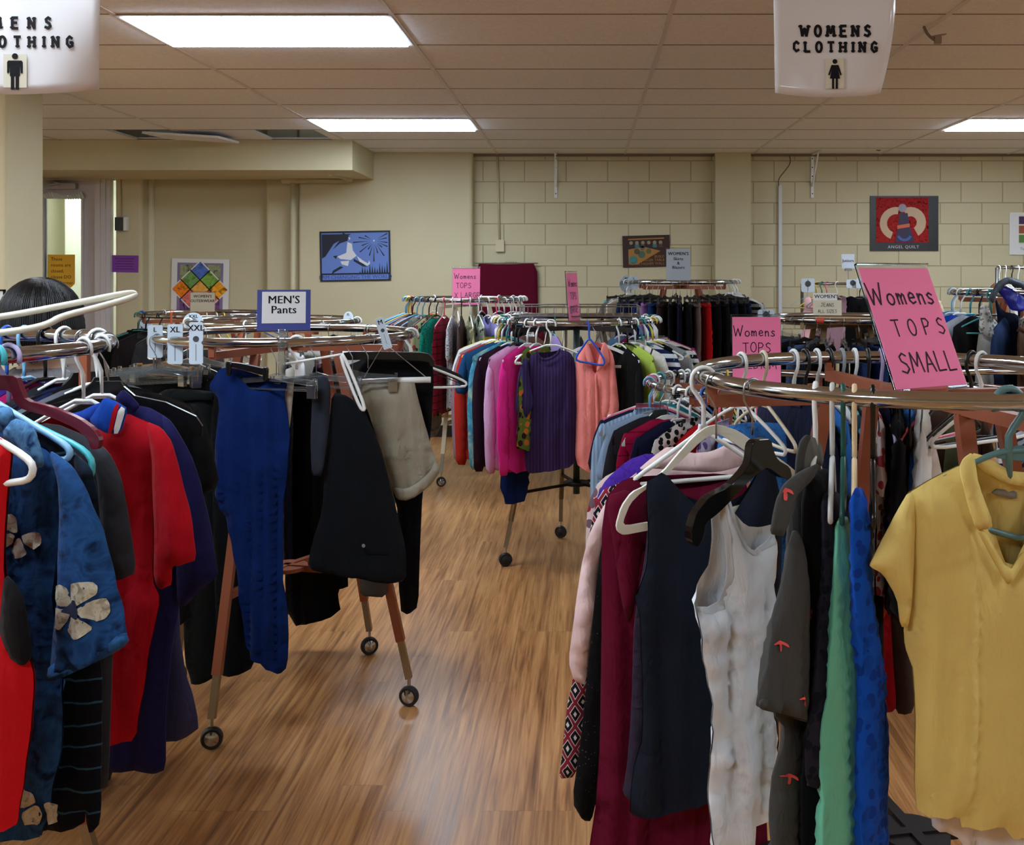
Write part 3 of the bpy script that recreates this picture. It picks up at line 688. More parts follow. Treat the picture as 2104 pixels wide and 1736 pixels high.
# hanging department signs
def slab_sign(label, px_left, px_right, py_bot, Y, lines, gender, hgt, amt):
    w = (px_right - px_left) / F * Y; p = at((px_left + px_right) / 2, py_bot, Y)
    t = thing('hanging_sign', label, 'sign', p, 0, 'signs hung from the ceiling')
    mb = MB(); nx, nz_ = 18, 16; vv = []
    def surf(u, v):                                       # u -1..1 across, v 0..1 up: sheet that curls at its lower right corner
        curl = max(0, u - .1) ** 2 * max(0, .75 - v) ** 2
        return Vector((u * w / 2 - curl * .05, -.03 * u * u * (1 - v) + curl * .14, v * hgt + .008 * (u + .2) ** 2 + .01 * max(0, u - .6) * (1 - v)))
    vv = [surf(-1 + 2 * i / nx, j / nz_) for j in range(nz_ + 1) for i in range(nx + 1)]
    mb.add(vv, [(j * (nx + 1) + i, j * (nx + 1) + i + 1, (j + 1) * (nx + 1) + i + 1, (j + 1) * (nx + 1) + i) for j in range(nz_) for i in range(nx)])
    o = mb.build('laminated_sheet', plain('laminated_paper', (216, 214, 216), .16, spec=.6), t, smooth=True, fixn=False); sm = o.modifiers.new('thick', 'SOLIDIFY'); sm.thickness = .0008
    def bend(ob):
        for v in ob.data.vertices:
            q_ = surf(max(-1, min(1, v.co.x / (w / 2))), v.co.z / hgt); v.co.y += q_.y - .0012
    for txt, z, h_, fw in lines: bend(strokes(txt, h_, h_ * .27, INK, t, amt, 0, z, fit=fw, serif=True, width=.95))
    c0 = amt + (.0 if gender == 'f' else -.012); zc = .054 if gender == 'f' else .043
    ob = MB().box((c0, -.001, zc), (.042, .0006, .069 if gender == 'f' else .062)).build('pictogram_card', plain('cream_card', (206, 200, 180), .6), t); bend(ob)
    mb = MB(); mb.cyl((c0, -.0022, zc + .027), .0055, .0006, 16, 'y')
    if gender == 'f':
        pl = [(-.008, .019), (.008, .019), (.0155, -.003), (.012, -.005), (.0075, .009), (.0115, -.012), (-.0115, -.012), (-.0075, .009), (-.012, -.005), (-.0155, -.003)]
    else:
        pl = [(-.012, .019), (.012, .019), (.014, .016), (.014, -.004), (.0105, -.004), (.0095, .012), (.009, -.01), (-.009, -.01), (-.0095, .012), (-.0105, -.004), (-.014, -.004), (-.014, .016)]
    mb.prism([(c0 + x, zc + z) for x, z in pl], -.0025, -.0018)
    for s_ in (-1, 1): mb.box((c0 + s_ * .0042, -.0022, zc - .022), (.0062 if gender == 'm' else .005, .0006, .026))
    bend(mb.build('pictogram', INK, t))
    for s_ in (-1, 1): MB().tube([(s_ * w * .45, 0, hgt - .01), (s_ * w * .45, 0, CEIL - p.z)], .0012, 6).build('string', WHITEP, t)
slab_sign('white laminated hanging sign lettered womens clothing with a woman symbol', 1588, 1838, 200, 2.36, [('WOMENS', .1505, .0235, .158), ('CLOTHING', .114, .022, .19)], 'f', .32, .002)
slab_sign('white laminated hanging sign for mens clothing with a man symbol', -106, 212, 194, 1.92, [('MENS', .132, .0195, .105), ('CLOTHING', .097, .019, .186)], 'm', .3, -.006)
# ---------------------------------------------------------------- round racks
RT = .016
def caster(mb_parent, p, a, chrome=True, r=.036):
    mb = MB(); d = Vector((math.cos(a), math.sin(a), 0)); s = Vector((-d.y, d.x, 0))
    mb.mat(RUBBER); rings = []
    n = 20; prof = [(-.013, r - .012), (-.014, r - .004), (-.008, r), (.008, r), (.014, r - .004), (.013, r - .012)]
    c = Vector(p) + Vector((0, 0, r)); vs = []
    for k in range(n):
        t = 2 * math.pi * k / n
        for (w, q) in prof: vs.append(c + s * w + (d * math.cos(t) + Vector((0, 0, 1)) * math.sin(t)) * q)
    m = len(prof)
    mb.add(vs, [(k * m + i, k * m + (i + 1) % m, ((k + 1) % n) * m + (i + 1) % m, ((k + 1) % n) * m + i) for k in range(n) for i in range(m)])
    mb.mat(CHROME if chrome else RUBBER)
    for sg in (-1, 1):                                    # domed hub caps
        vs = [c + s * sg * .02]; rr = [(.019, .008), (.016, .016), (.012, r - .011)]
        for (w, q) in rr: vs += [c + s * sg * w + (d * math.cos(2 * math.pi * k / n) + Vector((0, 0, 1)) * math.sin(2 * math.pi * k / n)) * q for k in range(n)]
        fs = [(0, 1 + k, 1 + (k + 1) % n) for k in range(n)]
        for j in range(2): fs += [(1 + j * n + k, 1 + (j + 1) * n + k, 1 + (j + 1) * n + (k + 1) % n, 1 + j * n + (k + 1) % n) for k in range(n)]
        mb.add(vs, fs)
    mb.mat(STEEL).tube([c + Vector((0, 0, r + .002)), c + Vector((0, 0, r + .035))], .006, 8)
    o = mb.build('caster', None, mb_parent); return autosmooth(o, 40)

RACKS = {}
class Rack:
    def __init__(s, key, label, short, cx, cy, z, rad=.46, legs=(45, 135, 225, 315), lr=.48, low=.45, paint=None, topz=.045, plate=False, chrome_leg=False, post=False, low_shade_paint=None):
        s.key, s.short, s.cx, s.cy, s.z, s.rad = key, short, cx, cy, z, rad
        paint = paint or BROWN; s.items = []
        t = s.t = thing('clothes_rack', label, 'clothes rack', (cx, cy, 0), 0, 'round clothes racks')
        ring = MB().tube([(rad * math.cos(2 * math.pi * k / 72), rad * math.sin(2 * math.pi * k / 72), z) for k in range(72)], RT, 12, closed=True)
        ring.build('rail', CHROME, t, smooth=True)
        legs = [l if isinstance(l, tuple) else (l, lr) for l in legs]
        for k in range(2):
            a1, a2 = R(legs[k][0]), R(legs[(k + 2) % len(legs)][0])
            mb = MB().bar((math.cos(a1) * (rad - .012), math.sin(a1) * (rad - .012), z - topz), (0, 0, z - topz), .026)
            mb.bar((0, 0, z - topz), (math.cos(a2) * (rad - .012), math.sin(a2) * (rad - .012), z - topz), .026)
            for a in (a1, a2): mb.box((math.cos(a) * (rad - .012), math.sin(a) * (rad - .012), z - topz / 2 - .008), (.02, .02, topz - .008))
            mb.build('top_arm', paint, t)
        MB().cyl((0, 0, z - topz + .018), .13 if plate else .07, .008, 32).build('top_plate', WHITEP if plate else paint, t)
        if post: MB().tube([(0, 0, low - .06), (0, 0, z - topz)], .019, 12).build('centre_post', plain('green_post', (44, 66, 62), .4), t, smooth=True)
        MB().cyl((0, 0, low), .075, .014, 28).build('spreader_plate', low_shade_paint or paint, t)
        for li, (a, r2) in enumerate(legs):
            a = R(a); top = Vector((math.cos(a) * .2, math.sin(a) * .2, z - topz - .013)); bot = Vector((math.cos(a) * r2, math.sin(a) * r2, .10))
            mid = top.lerp(bot, (top.z - .235) / (top.z - .10)); f = (top.z - low) / (top.z - .10); j = top.lerp(bot, f)
            if chrome_leg: lg = MB().tube([top, mid], .015, 10).build('leg', BRONZE, t, smooth=True)
            else: lg = MB().bar(top, mid, .03).build('leg', paint, t)
            MB().bar(top.lerp(bot, (top.z - .27) / (top.z - .10)), bot, .023).build('leg_extension', BRONZE, lg)
            caster(lg, (bot.x, bot.y, 0), (.25, -.2, .5, -.4)[li % 4], not chrome_leg)
            MB().bar((0, 0, low), j, .014 if chrome_leg else .024).build('spreader_arm', low_shade_paint or paint, t)
        RACKS[key] = s
    def ringpt(s, th): return Vector((s.cx + s.rad * math.cos(R(th)), s.cy + s.rad * math.sin(R(th)), s.z))

R1 = Rack('small', 'nearest round chrome rack on the right, under the small tops sign', 'small tops rack', .70, 2.22, 1.36, legs=(100, 190, 280, 10), low=.375, lr=.46, low_shade_paint=DKBROWN)  # dark brown lower spreader, its colour also carrying the shadow it sits in
R2 = Rack('medium', 'low round rack with a white plate, under the medium tops sign', 'medium tops rack', .72, 4.30, 1.12, plate=True, low=.4)
RP = Rack('pants', 'round rack with brown legs and silver casters, under the men\'s pants sign', 'men\'s pants rack', -1.12, 3.87, 1.347, legs=((-106, .45), (-11, .48), (62, .47), (165, .47)), low=.48)
R3 = Rack('large', 'round rack on plain grey legs carrying the purple tee', 'purple tee rack', -.06, 5.90, 1.31, legs=((-139, .5), (-45, .5), (41, .5), (110, .28)), low=.38, chrome_leg=True, paint=DKBROWN, post=True)
R4 = Rack('xlarge', 'round rack under the extra large tops sign before the maroon cloth', 'extra large tops rack', -.95, 8.10, 1.37, legs=(-105, -15, 75, 165), paint=plain('cream_leg', (196, 184, 158), .5))
R5 = Rack('skirts', 'round rack under the white skirts and blazers sign', 'skirts and blazers rack', .77, 8.50, 1.50)
R6 = Rack('jeans', 'round rack with a wooden plate under the women\'s jeans sign', 'women\'s jeans rack', 1.62, 6.6, 1.29, paint=plain('tan_board', (170, 140, 100), .5))
RM = Rack('mid', 'half empty round rack just behind the men\'s pants sign', 'rack behind the pants sign', -1.76, 5.85, 1.305)
RO = Rack('outer', 'round rack under the women\'s outerwear sign by the quilt poster', 'outerwear rack', -2.84, 7.7, 1.27)
RS = Rack('shirts', 'near round rack at the left edge holding men\'s shirts', 'men\'s shirts rack', -1.52, 2.20, 1.42, legs=(135, 225, 315, 50), low=.5, topz=.19)
R9 = Rack('right', 'round rack at the right edge holding the white lace top', 'lace top rack', 2.45, 5.6, 1.47)

# wall rails on the right
class Rail:
    def __init__(s, key, label, short, a, b, z, post):
        s.key, s.short, s.items = key, short, []; s.a, s.b, s.z = Vector(a), Vector(b), z; a, b = s.a, s.b
        t = s.t = thing('rail_rack', label, 'clothes rack', ((a.x + b.x) / 2, (a.y + b.y) / 2, 0)); o = t.location
        MB().tube([Vector((a.x, a.y, z)) - o, Vector((b.x, b.y, z)) - o], RT * .8, 10).build('rail', CHROME, t, smooth=True)
        for e in (a, b):
            MB().tube([Vector((e.x, e.y, z)) - o, Vector((e.x, e.y, .04)) - o], .014, 8).build('post', STEEL, t, smooth=True)
            MB().bar(Vector((e.x, e.y - .25, .03)) - o, Vector((e.x, e.y + .25, .03)) - o, .03).build('foot', STEEL, t)
    def pt(s, f): p = s.a.lerp(s.b, f); return Vector((p.x, p.y, s.z))
def xz(px, py, Y): v = at(px, py, Y); return v
RJ = Rail('juniors', 'straight chrome rail with mixed hangers under the juniors sign', 'juniors rail', (px2x(1648, 8.9), 8.9, 0), (px2x(1905, 8.9), 8.9, 0), CH - (583 - VY) / F * 8.9, 0)
RW = Rail('wall', 'straight rail packed with white hangers at the far right', 'far right rail', (px2x(2048, 9.0), 9.0, 0), (px2x(2048, 9.0) + 1.0, 9.0, 0), CH - (550 - VY) / F * 9.0, 0)
# wire basket shelf on the rack behind the purple tee
t = thing('wire_basket', 'shallow wire tray on top of the rails behind the purple tee', 'basket', (-.04, 6.02, 1.331))
mb = MB(); hw, hd = .34, .2
for z in (0, .055): mb.tube([(-hw, -hd, z), (hw, -hd, z), (hw, hd, z), (-hw, hd, z)], .004, 6, closed=True)
for k in range(15):
    x = -hw + 2 * hw * k / 14; mb.tube([(x, -hd, .055), (x, -hd, 0), (x, hd, 0), (x, hd, .055)], .002, 5)
for k in range(7):
    y = -hd + 2 * hd * k / 6; mb.tube([(-hw, y, .055), (-hw, y, 0), (hw, y, 0), (hw, y, .055)], .002, 5)
mb.build('wire_grid', STEEL, t)


# ---------------------------------------------------------------- hangers
def hook_pts(r, neck=.075, flip=1):
    rh = RT + r + .004; cz = RT + r - rh; pts = []
    for k in range(11):
        a = R(-25 + (205) * k / 10); pts.append((flip * rh * math.cos(a), 0, cz + rh * math.sin(a)))
    pts += [(-flip * rh * .95, 0, -.022), (-flip * rh * .3, 0, -.045), (0, 0, -.058), (0, 0, -neck - HN)]
    return pts
HN = .03
HM = {}
def hanger_meshes(kind):
    """[(part name, mesh)] - the first is the body, the second the hook where it is another material"""
    if kind in HM: return HM[kind]
    out = []
    if kind == 'tube':
        r = .0046; mb = MB(); mb.tube(hook_pts(r, .075 - HN), r, 8)
        mb.tube([(0, 0, -.072), (.1, 0, -.108), (.19, 0, -.146), (.209, 0, -.16), (.198, 0, -.174), (0, 0, -.174), (-.198, 0, -.174), (-.209, 0, -.16), (-.19, 0, -.146), (-.1, 0, -.108)], r, 8, closed=True, smooth=1)
        mb.prism([(-.035, -.088), (0, -.074), (.035, -.088)], -.002, .002); out = [('body', mb.mesh('hanger_body', True))]
    elif kind == 'wire':
        r = .0016; mb = MB(); mb.tube(hook_pts(r, .075 - HN), r, 6); mb.tube([(0, 0, -.072), (.2, 0, -.14), (.206, 0, -.15), (0, 0, -.153), (-.206, 0, -.15), (-.2, 0, -.14)], r, 6, closed=True)
        out = [('body', mb.mesh('hanger_body', True))]
    elif kind == 'flat':
        top = [(-.215, -.165), (-.2, -.142), (-.13, -.108), (-.06, -.092), (-.035, -.07), (-.028, -.058), (.028, -.058), (.035, -.07), (.06, -.092), (.13, -.108), (.2, -.142), (.215, -.165)]
        bot = [(.213, -.19), (.2, -.188), (.188, -.166), (.12, -.133), (.05, -.115), (0, -.112), (-.05, -.115), (-.12, -.133), (-.188, -.166), (-.2, -.188), (-.213, -.19)]
        out = [('body', MB().prism(top + bot, -.006, .006).mesh('hanger_body')), ('hook', MB().tube(hook_pts(.0018, .06 - HN), .0018, 6).mesh('hanger_hook', True))]
    elif kind == 'velvet':
        top = [(-.222, -.2), (-.224, -.17), (-.205, -.145), (-.1, -.098), (-.03, -.073), (0, -.07), (.03, -.073), (.1, -.098), (.205, -.145), (.224, -.17), (.222, -.2)]
        mb = MB().prism(top[:6] + [(0, -.088), (-.03, -.09), (-.1, -.116), (-.19, -.155), (-.205, -.172), (-.205, -.19)], -.003, .003)
        mb.prism([(-x, z) for x, z in (top[:6] + [(0, -.088), (-.03, -.09), (-.1, -.116), (-.19, -.155), (-.205, -.172), (-.205, -.19)])][::-1], -.003, .003)
        mb.box((0, 0, -.196), (.43, .006, .014)); out = [('body', mb.mesh('hanger_body')), ('hook', MB().tube(hook_pts(.0018, .074 - HN), .0018, 6).mesh('hanger_hook', True))]
    elif kind == 'clip':
        mb = MB(); mb.prism([(-.15, -.125), (-.15, -.092), (-.04, -.082), (0, -.07), (.04, -.082), (.15, -.092), (.15, -.125), (.138, -.125), (.13, -.108), (.03, -.098), (-.03, -.098), (-.13, -.108), (-.138, -.125)], -.005, .005)
        mb.box((0, 0, -.124), (.3, .006, .006))
        cl = []
        for s in (-1, 1):
            c = MB(); cl.append(c)
            for y in (-1, 1): c.box((s * .135, y * .006, -.128), (.03, .004, .042))
            c.box((s * .135, 0, -.112), (.02, .016, .006))
            mb.box((s * .147, 0, -.105), (.01, .016, .04))
        out = [('body', mb.mesh('hanger_body')), ('hook', MB().tube(hook_pts(.0016, .078 - HN), .0016, 6).mesh('hanger_hook', True)), *[('clip', c.mesh('hanger_clip')) for c in cl]]
    for nm, me in out:                                    # necks are long: the arms sit lower than drawn
        for v in me.vertices:
            if v.co.z < -.0585 or nm == 'clip': v.co.z -= HN
            elif v.co.z < -.05 and nm == 'body' and kind == 'flat': v.co.z -= HN
    HM[kind] = out; return out
HLAB = {'tube': 'plastic hanger', 'wire': 'wire hanger', 'flat': 'shaped hanger', 'velvet': 'slim hanger', 'clip': 'clip hanger'}
def put_mesh(name, me, mat, parent):
    o = bpy.data.objects.new(name, me); C.objects.link(o)
    if not me.materials: me.materials.append(mat)
    o.material_slots[0].link = 'OBJECT'; o.material_slots[0].material = mat
    o.parent = parent; return o
def hanger(kind, mat, loc, rz, label, group=None, sx=1.0, tilt=0.0, rx=0.0):
    t = thing('clothes_hanger', label, 'hanger', loc, rz, group); t.rotation_euler = (rx, tilt, rz)
    ms = hanger_meshes(kind)
    for nm, me in ms: put_mesh(nm, me, {'hook': STEEL, 'clip': STEEL}.get(nm, mat), t)
    t.scale = (sx, 1, 1); return t

# ---------------------------------------------------------------- stock garments
GM = {}
def stock(kind, seed):
    """[(part, mesh)] of a garment hung in the plane x,z with the rail at the origin"""
    key = (kind, seed % 3)
    if key in GM: return GM[key]
    sd = 11 * seed + len(kind); out = []; ST = .03
    sh = [(.062, -.082), (.205, -.138)]
    if kind in ('tee', 'long', 'blouse', 'jacket', 'tank', 'dress'):
        L = {'tee': .70, 'long': .72, 'blouse': .76, 'jacket': .82, 'tank': .64, 'dress': 1.02}[kind]
        if kind == 'tank' or kind == 'dress':
            side = [(.13, -.108), (.148, -.12), (.15, -.22), (.185, -.30), (.175, -.45), (.2, -L)]; nk = [(-.085, -.088), (-.06, -.17), (0, -.2), (.06, -.17), (.085, -.088)]
        else:
            side = [(.205, -.138), (.212, -.16), (.2, -.33), (.19, -.5), (.205, -L)]
            nk = [(-.062, -.082), (-.05, -.115), (0, -.14), (.05, -.115), (.062, -.082)] if kind != 'blouse' and kind != 'jacket' else [(-.062, -.082), (-.03, -.14), (0, -.22), (.03, -.14), (.062, -.082)]
        f = nk + side + [(-x, z) for x, z in reversed(side)]
        bk = [(-.062, -.082), (0, -.096), (.062, -.082)] if kind not in ('tank', 'dress') else [(-.085, -.088), (0, -.13), (.085, -.088)]
        mb = MB(); Cloth(f, B=.02, D=.02, amp=.008, seed=sd, step=ST).emit(mb, True, False)
        Cloth(bk + side + [(-x, z) for x, z in reversed(side)], B=.02, D=.02, amp=.008, seed=sd, step=ST).emit(mb, False, True)
        out.append(('body', mb.mesh('garment_body', True, False)))
        if kind in ('tee', 'long', 'blouse', 'jacket'):
            for s in (1, -1):
                if kind == 'tee': sl = [(.19, -.135), (.208, -.14), (.24, -.22), (.268, -.355), (.19, -.37), (.185, -.25)]
                else: sl = [(.188, -.134), (.208, -.14), (.242, -.23), (.252, -.4), (.246, -.6), (.236, -.72), (.175, -.725), (.165, -.55), (.17, -.3)]
                sl = [(x + .012 * math.sin(sd + x * 9), z) for x, z in sl]
                if s < 0: sl = [(-x, z) for x, z in reversed(sl)]
                mb = MB(); Cloth(sl, B=.024, D=.025, amp=.007, freq=50, seed=sd + s, step=ST).emit(mb)
                out.append(('sleeve', mb.mesh('garment_sleeve', True, False)))
        if kind in ('blouse', 'jacket'):
            mb = MB()
            for s in (1, -1):
                cl = [(.064, -.074), (.08, -.105), (.07, -.16), (.03, -.19), (.035, -.14)] if kind == 'blouse' else [(.064, -.074), (.085, -.12), (.075, -.22), (.008, -.34), (.03, -.15)]
                if s < 0: cl = [(-x, z) for x, z in reversed(cl)]
                Cloth(cl, B=.005, D=.01, amp=.001, seed=sd, step=.02, off=.024).emit(mb)
            mb.prism([(-.07, -.11), (-.062, -.07), (.062, -.07), (.07, -.11)], .012, .018)
            out.append(('collar', mb.mesh('garment_collar', True, False)))
            mb = MB()
            for k in range(5): mb.cyl((.006, -.034, -.26 - .1 * k), .0055, .003, 8, 'y')
            out.append(('buttons', mb.mesh('garment_buttons')))
    elif kind == 'trousers':
        w = .12; mb = MB()
        Cloth([(-w, -.155), (w, -.155), (w * 1.02, -.4), (w * 1.1, -.84), (-w * .95, -.86), (-w, -.5)], B=.02, D=.03, amp=.006, freq=26, seed=sd, step=ST).emit(mb)
        out.append(('legs', mb.mesh('garment_legs', True, False)))
    elif kind in ('slacks', 'skirt'):
        mb = MB(); w = .17
        if kind == 'slacks': pl = [(-w, -.12), (w, -.12), (w * 1.15, -.3), (w * 1.02, -.7), (w * .95, -1.0), (.02, -1.0), (0, -.45), (-.02, -1.0), (-w * .95, -1.0), (-w * 1.02, -.7), (-w * 1.15, -.3)]
        else: pl = [(-w, -.12), (w, -.12), (w * 1.2, -.35), (w * 1.25, -.86), (-w * 1.25, -.88), (-w * 1.2, -.35)]
        Cloth(pl, B=.018, D=.03, amp=.009, freq=30, seed=sd, step=ST).emit(mb); out.append(('legs' if kind == 'slacks' else 'panel', mb.mesh('garment_panel', True, False)))
        mb = MB(); Cloth([(-w - .002, -.116), (w + .002, -.116), (w + .004, -.155), (-w - .004, -.155)], B=.02, D=.012, amp=.002, seed=sd, step=ST).emit(mb)
        out.append(('waistband', mb.mesh('garment_waistband', True, False)))
    GM[key] = out; return out
NOUN = {'tee': ('tee_shirt', 'tee'), 'long': ('long_sleeved_top', 'long-sleeved top'), 'blouse': ('blouse', 'blouse'), 'jacket': ('jacket', 'jacket'), 'tank': ('tank_top', 'tank top'),
        'dress': ('dress', 'dress'), 'trousers': ('trousers', 'folded trousers'), 'slacks': ('trousers', 'trousers'), 'skirt': ('skirt', 'skirt')}
CATN = {'tee': 'shirt', 'long': 'top', 'blouse': 'blouse', 'jacket': 'jacket', 'tank': 'top', 'dress': 'dress', 'trousers': 'trousers', 'slacks': 'trousers', 'skirt': 'skirt'}
HCOL = {'w': ('white', (228, 230, 228)), 'k': ('black', (14, 14, 15)), 'b': ('blue', (44, 92, 176)), 'lb': ('light blue', (120, 180, 214)), 'g': ('green', (40, 120, 96)), 'p': ('pink', (224, 96, 120)),
        'y': ('yellow', (222, 190, 70)), 't': ('teal', (50, 140, 150)), 'cr': ('cream', (214, 204, 176)), 's': ('silver', None), 'wood': ('wooden', (170, 128, 78)), 'cl': ('clear', None), 'gy': ('grey', (140, 146, 150)), 'l': ('lilac', (170, 156, 200))}
def hmat(c):
    if c == 's': return STEEL
    if c == 'cl': return CLEARP
    return stick(HCOL[c][1])
ng = [0]
def hang(host, where, kind, cname, col, pat=None, c2=None, c3=None, hc='w', ht='tube', dphi=0.0, zs=1.0, sw=1.0, hide=False):
    """hang one stock garment on one hanger; labels are written later, when all neighbours are known"""
    ng[0] += 1; rr = random.Random(ng[0] * 13)
    if isinstance(host, Rack): loc = host.ringpt(where); rz = R(where + dphi) + rr.uniform(-.05, .05)
    else: loc = host.pt(where); rz = R(90 + dphi) + rr.uniform(-.12, .12); loc.z -= .003
    g = None
    if kind:
        g = thing(NOUN[kind][0], None, CATN[kind], loc - Vector((0, 0, HN)), rz)
        fm = fabric(col, pat, c2, c3)
        for nm, me in stock(kind, rr.randrange(3)):
            put_mesh(nm, me, stick((210, 205, 195)) if nm == 'buttons' else fm, g)
        g.scale = (sw, 1, zs)
        if kind in ('slacks', 'skirt'): ht = 'clip'
    h = hanger(ht, hmat(hc), loc, rz, None, sx=sw)
    host.items.append((where, g, h, cname, kind, hc, ht)); return g, h
def finish(host, group):
    it = sorted(host.items, key=lambda x: x[0] if isinstance(host, Rail) else -((270 - x[0]) % 360 if (270 - x[0]) % 360 < 180 else (270 - x[0]) % 360 - 360))
    it = [i for i in it]; desc = ['%s %s' % (i[3], NOUN[i[4]][1]) if i[4] else 'empty %s %s' % (HCOL[i[5]][0], HLAB[i[6]]) for i in it]
    seen = {}
    for k, (w, g, h, cn, kd, hc, ht) in enumerate(it):
        d = desc[k]; lab = d
        if desc.count(d) > 1:
            if k == 0: lab += ' hanging first from the left, beside %s' % desc[1]
            elif k == len(it) - 1: lab += ' hanging last on the right, beside %s' % desc[k - 1]
            else: lab += ' hanging between %s and %s' % (desc[k - 1], desc[k + 1])
        def fit(a, b):
            s = a + b
            return s if len(s.split()) <= 16 else a
        full = fit(lab, ' on the ' + host.short)
        hl = fit('%s %s holding the %s' % (HCOL[hc][0], HLAB[ht], lab.replace('hanging between', 'between')), ' on the ' + host.short)
        ws = hl.split()
        if len(ws) > 16: hl = ' '.join(ws[:16])
        if g: tag(g, full, None, group); tag(h, hl, None, 'hangers on the ' + host.short)
        else: tag(h, full, None, 'hangers on the ' + host.short)
# ---------------------------------------------------------------- garments of the two near racks and the pants rack, traced and hung in their own planes
class Hung:
    def __init__(s, name, label, cat, loc, phi, group=None):
        s.loc, s.phi = Vector(loc), R(phi); s.t = thing(name, label, cat, loc, s.phi, group)
        s.u = Vector((math.cos(s.phi), math.sin(s.phi), 0)); s.n = Vector((math.sin(s.phi), -math.cos(s.phi), 0)); s.k = 0
        s.seed = sum(ord(c) for c in label) % 97
    def q(s, p, off=0.0):
        d = Vector(((p[0] - VX) / F, 1, -(p[1] - VY) / F)); o = Vector((0, 0, CH)); c = s.loc + s.n * off
        t = (c - o).dot(s.n) / d.dot(s.n); P = o + d * t
        return (P - s.loc).dot(s.u), P.z - s.loc.z
    def poly(s, pts, off=0.0):
        P = [s.q(p, off) for p in pts]
        a = sum(P[i][0] * P[(i + 1) % len(P)][1] - P[(i + 1) % len(P)][0] * P[i][1] for i in range(len(P)))
        return P if a > 0 else P[::-1]
    def more(s, kw):
        kw['amp'] = kw.get('amp', .006) * 1.6; kw['freq'] = kw.get('freq', 34) * 1.5
    def pillow(s, name, mat, pts, off=0.0, label=None, **kw):
        s.k += 1; kw.setdefault('seed', s.seed + s.k * 5); s.more(kw); c = Cloth(s.poly(pts, off), off=off, **kw); o = c.build(name, mat, s.t)
        if label: o['label'] = label
        s.last = (c, o); return s
    def pair(s, name, mat, front, back, **kw):
        kw.setdefault('seed', s.seed); s.more(kw); mb = MB(); c = Cloth(s.poly(front), **kw); c.emit(mb, True, False); Cloth(s.poly(back), **kw).emit(mb, False, True)
        o = mb.build(name, mat, s.t, smooth=True, fixn=False); s.last = (c, o); return s
    def prints(s, name, mat, polys, label=None, lift=.003, step=.012):
        c, o = s.last; mb = MB()
        for p in polys: c.decal(mb, s.poly(p, c.off), lift=lift, step=step)
        q_ = mb.build(name, mat, o if o.parent == s.t else s.t, smooth=True, fixn=False)
        if label: q_['label'] = label
        return s
    def solid(s, name, mat, pts, th=.01, off=0.0):
        P = s.poly(pts, off); P = [(p.x, p.y) for p in smooth_poly(P)]
        o = MB().prism(P, -off - th / 2, -off + th / 2).build(name, mat, s.t)
        bv = o.modifiers.new('edge', 'BEVEL'); bv.width = th * .3; bv.segments = 2; return s
    def tube(s, name, mat, pts, r, off=0.0, closed=False, smooth=1):
        P = [s.q(p, off) for p in pts]; MB().tube([(x, -off, z) for x, z in P], r, 8, closed=closed, smooth=smooth).build(name, mat, s.t, smooth=True); return s
    def hook(s, mat, r=.0018, neck=.07, flip=1, name='hook'):
        MB().tube(hook_pts(r, neck, flip), r, 8).build(name, mat, s.t, smooth=True); return s
def petals(cx, cy, r, rot, sq=1.0):
    out = []
    for k in range(5):
        a = R(rot + 72 * k); d = (math.cos(a), math.sin(a)); p = (-d[1], d[0])
        out.append([(cx + (d[0] * i + p[0] * j) * r, cy + (d[1] * i + p[1] * j) * r * sq) for i, j in ((.14, -.03), (.45, -.3), (.8, -.42), (.95, -.2), (1.03, .05), (.92, .3), (.7, .38), (.42, .24), (.14, .05))])
    return out
RED, NAVYC = fabric((176, 18, 38)), fabric((38, 36, 86))
G1 = 'men\'s shirts on the near left rack'
# --- near left rack (men's shirts)
h = Hung('vest', 'bright red sleeveless top with a black mesh side, cut by the left edge', 'vest', RS.ringpt(-52), -22, G1)
h.pair('body', fabric((190, 18, 30)), [(-330, 940), (-200, 885), (-120, 950), (-40, 905), (0, 895), (26, 925), (20, 985), (14, 1060), (8, 1150), (14, 1240), (40, 1310), (62, 1352), (69, 1390), (62, 1520), (45, 1640), (35, 1692), (18, 1703), (-40, 1700), (-330, 1680), (-345, 1300)],
       [(-330, 940), (-200, 885), (-40, 900), (0, 895), (26, 925), (20, 985), (14, 1060), (8, 1150), (40, 1310), (62, 1352), (69, 1390), (62, 1520), (35, 1692), (18, 1703), (-330, 1680), (-345, 1300)], amp=.004, B=.022)
h.pillow('side_mesh', fabric((20, 18, 22), 'sparkle', (70, 60, 66), (40, 36, 40)), [(11, 1180), (5, 1230), (0, 1310), (20, 1348), (50, 1368), (62, 1352), (63, 1330), (48, 1230), (30, 1200)], off=.012, amp=.003, B=.015, label='black mesh side panel')
h = Hung('clothes_hanger', 'white plastic hanger holding the bright red sleeveless top', 'hanger', RS.ringpt(-52), -22, 'hangers on the men\'s shirts rack')
h.tube('body', WHITEP, [(-300, 1010), (-290, 985), (-200, 900), (-130, 850), (-100, 850), (0, 906), (52, 938), (69, 958), (64, 982), (42, 990), (-100, 1005), (-300, 1010)], .006); MB().tube(hook_pts(.006, .06), .006, 8).build('hook', WHITEP, h.t, smooth=True)
denim = fabric((28, 58, 98), 'marble', (44, 88, 138), (18, 34, 66), 1.3)
PET = fabric((176, 168, 150), 'heather', (196, 190, 172), (140, 132, 116))
h = Hung('hawaiian_shirt', 'blue denim shirt printed with large cream hibiscus flowers', 'shirt', RS.ringpt(-38), -14, G1)
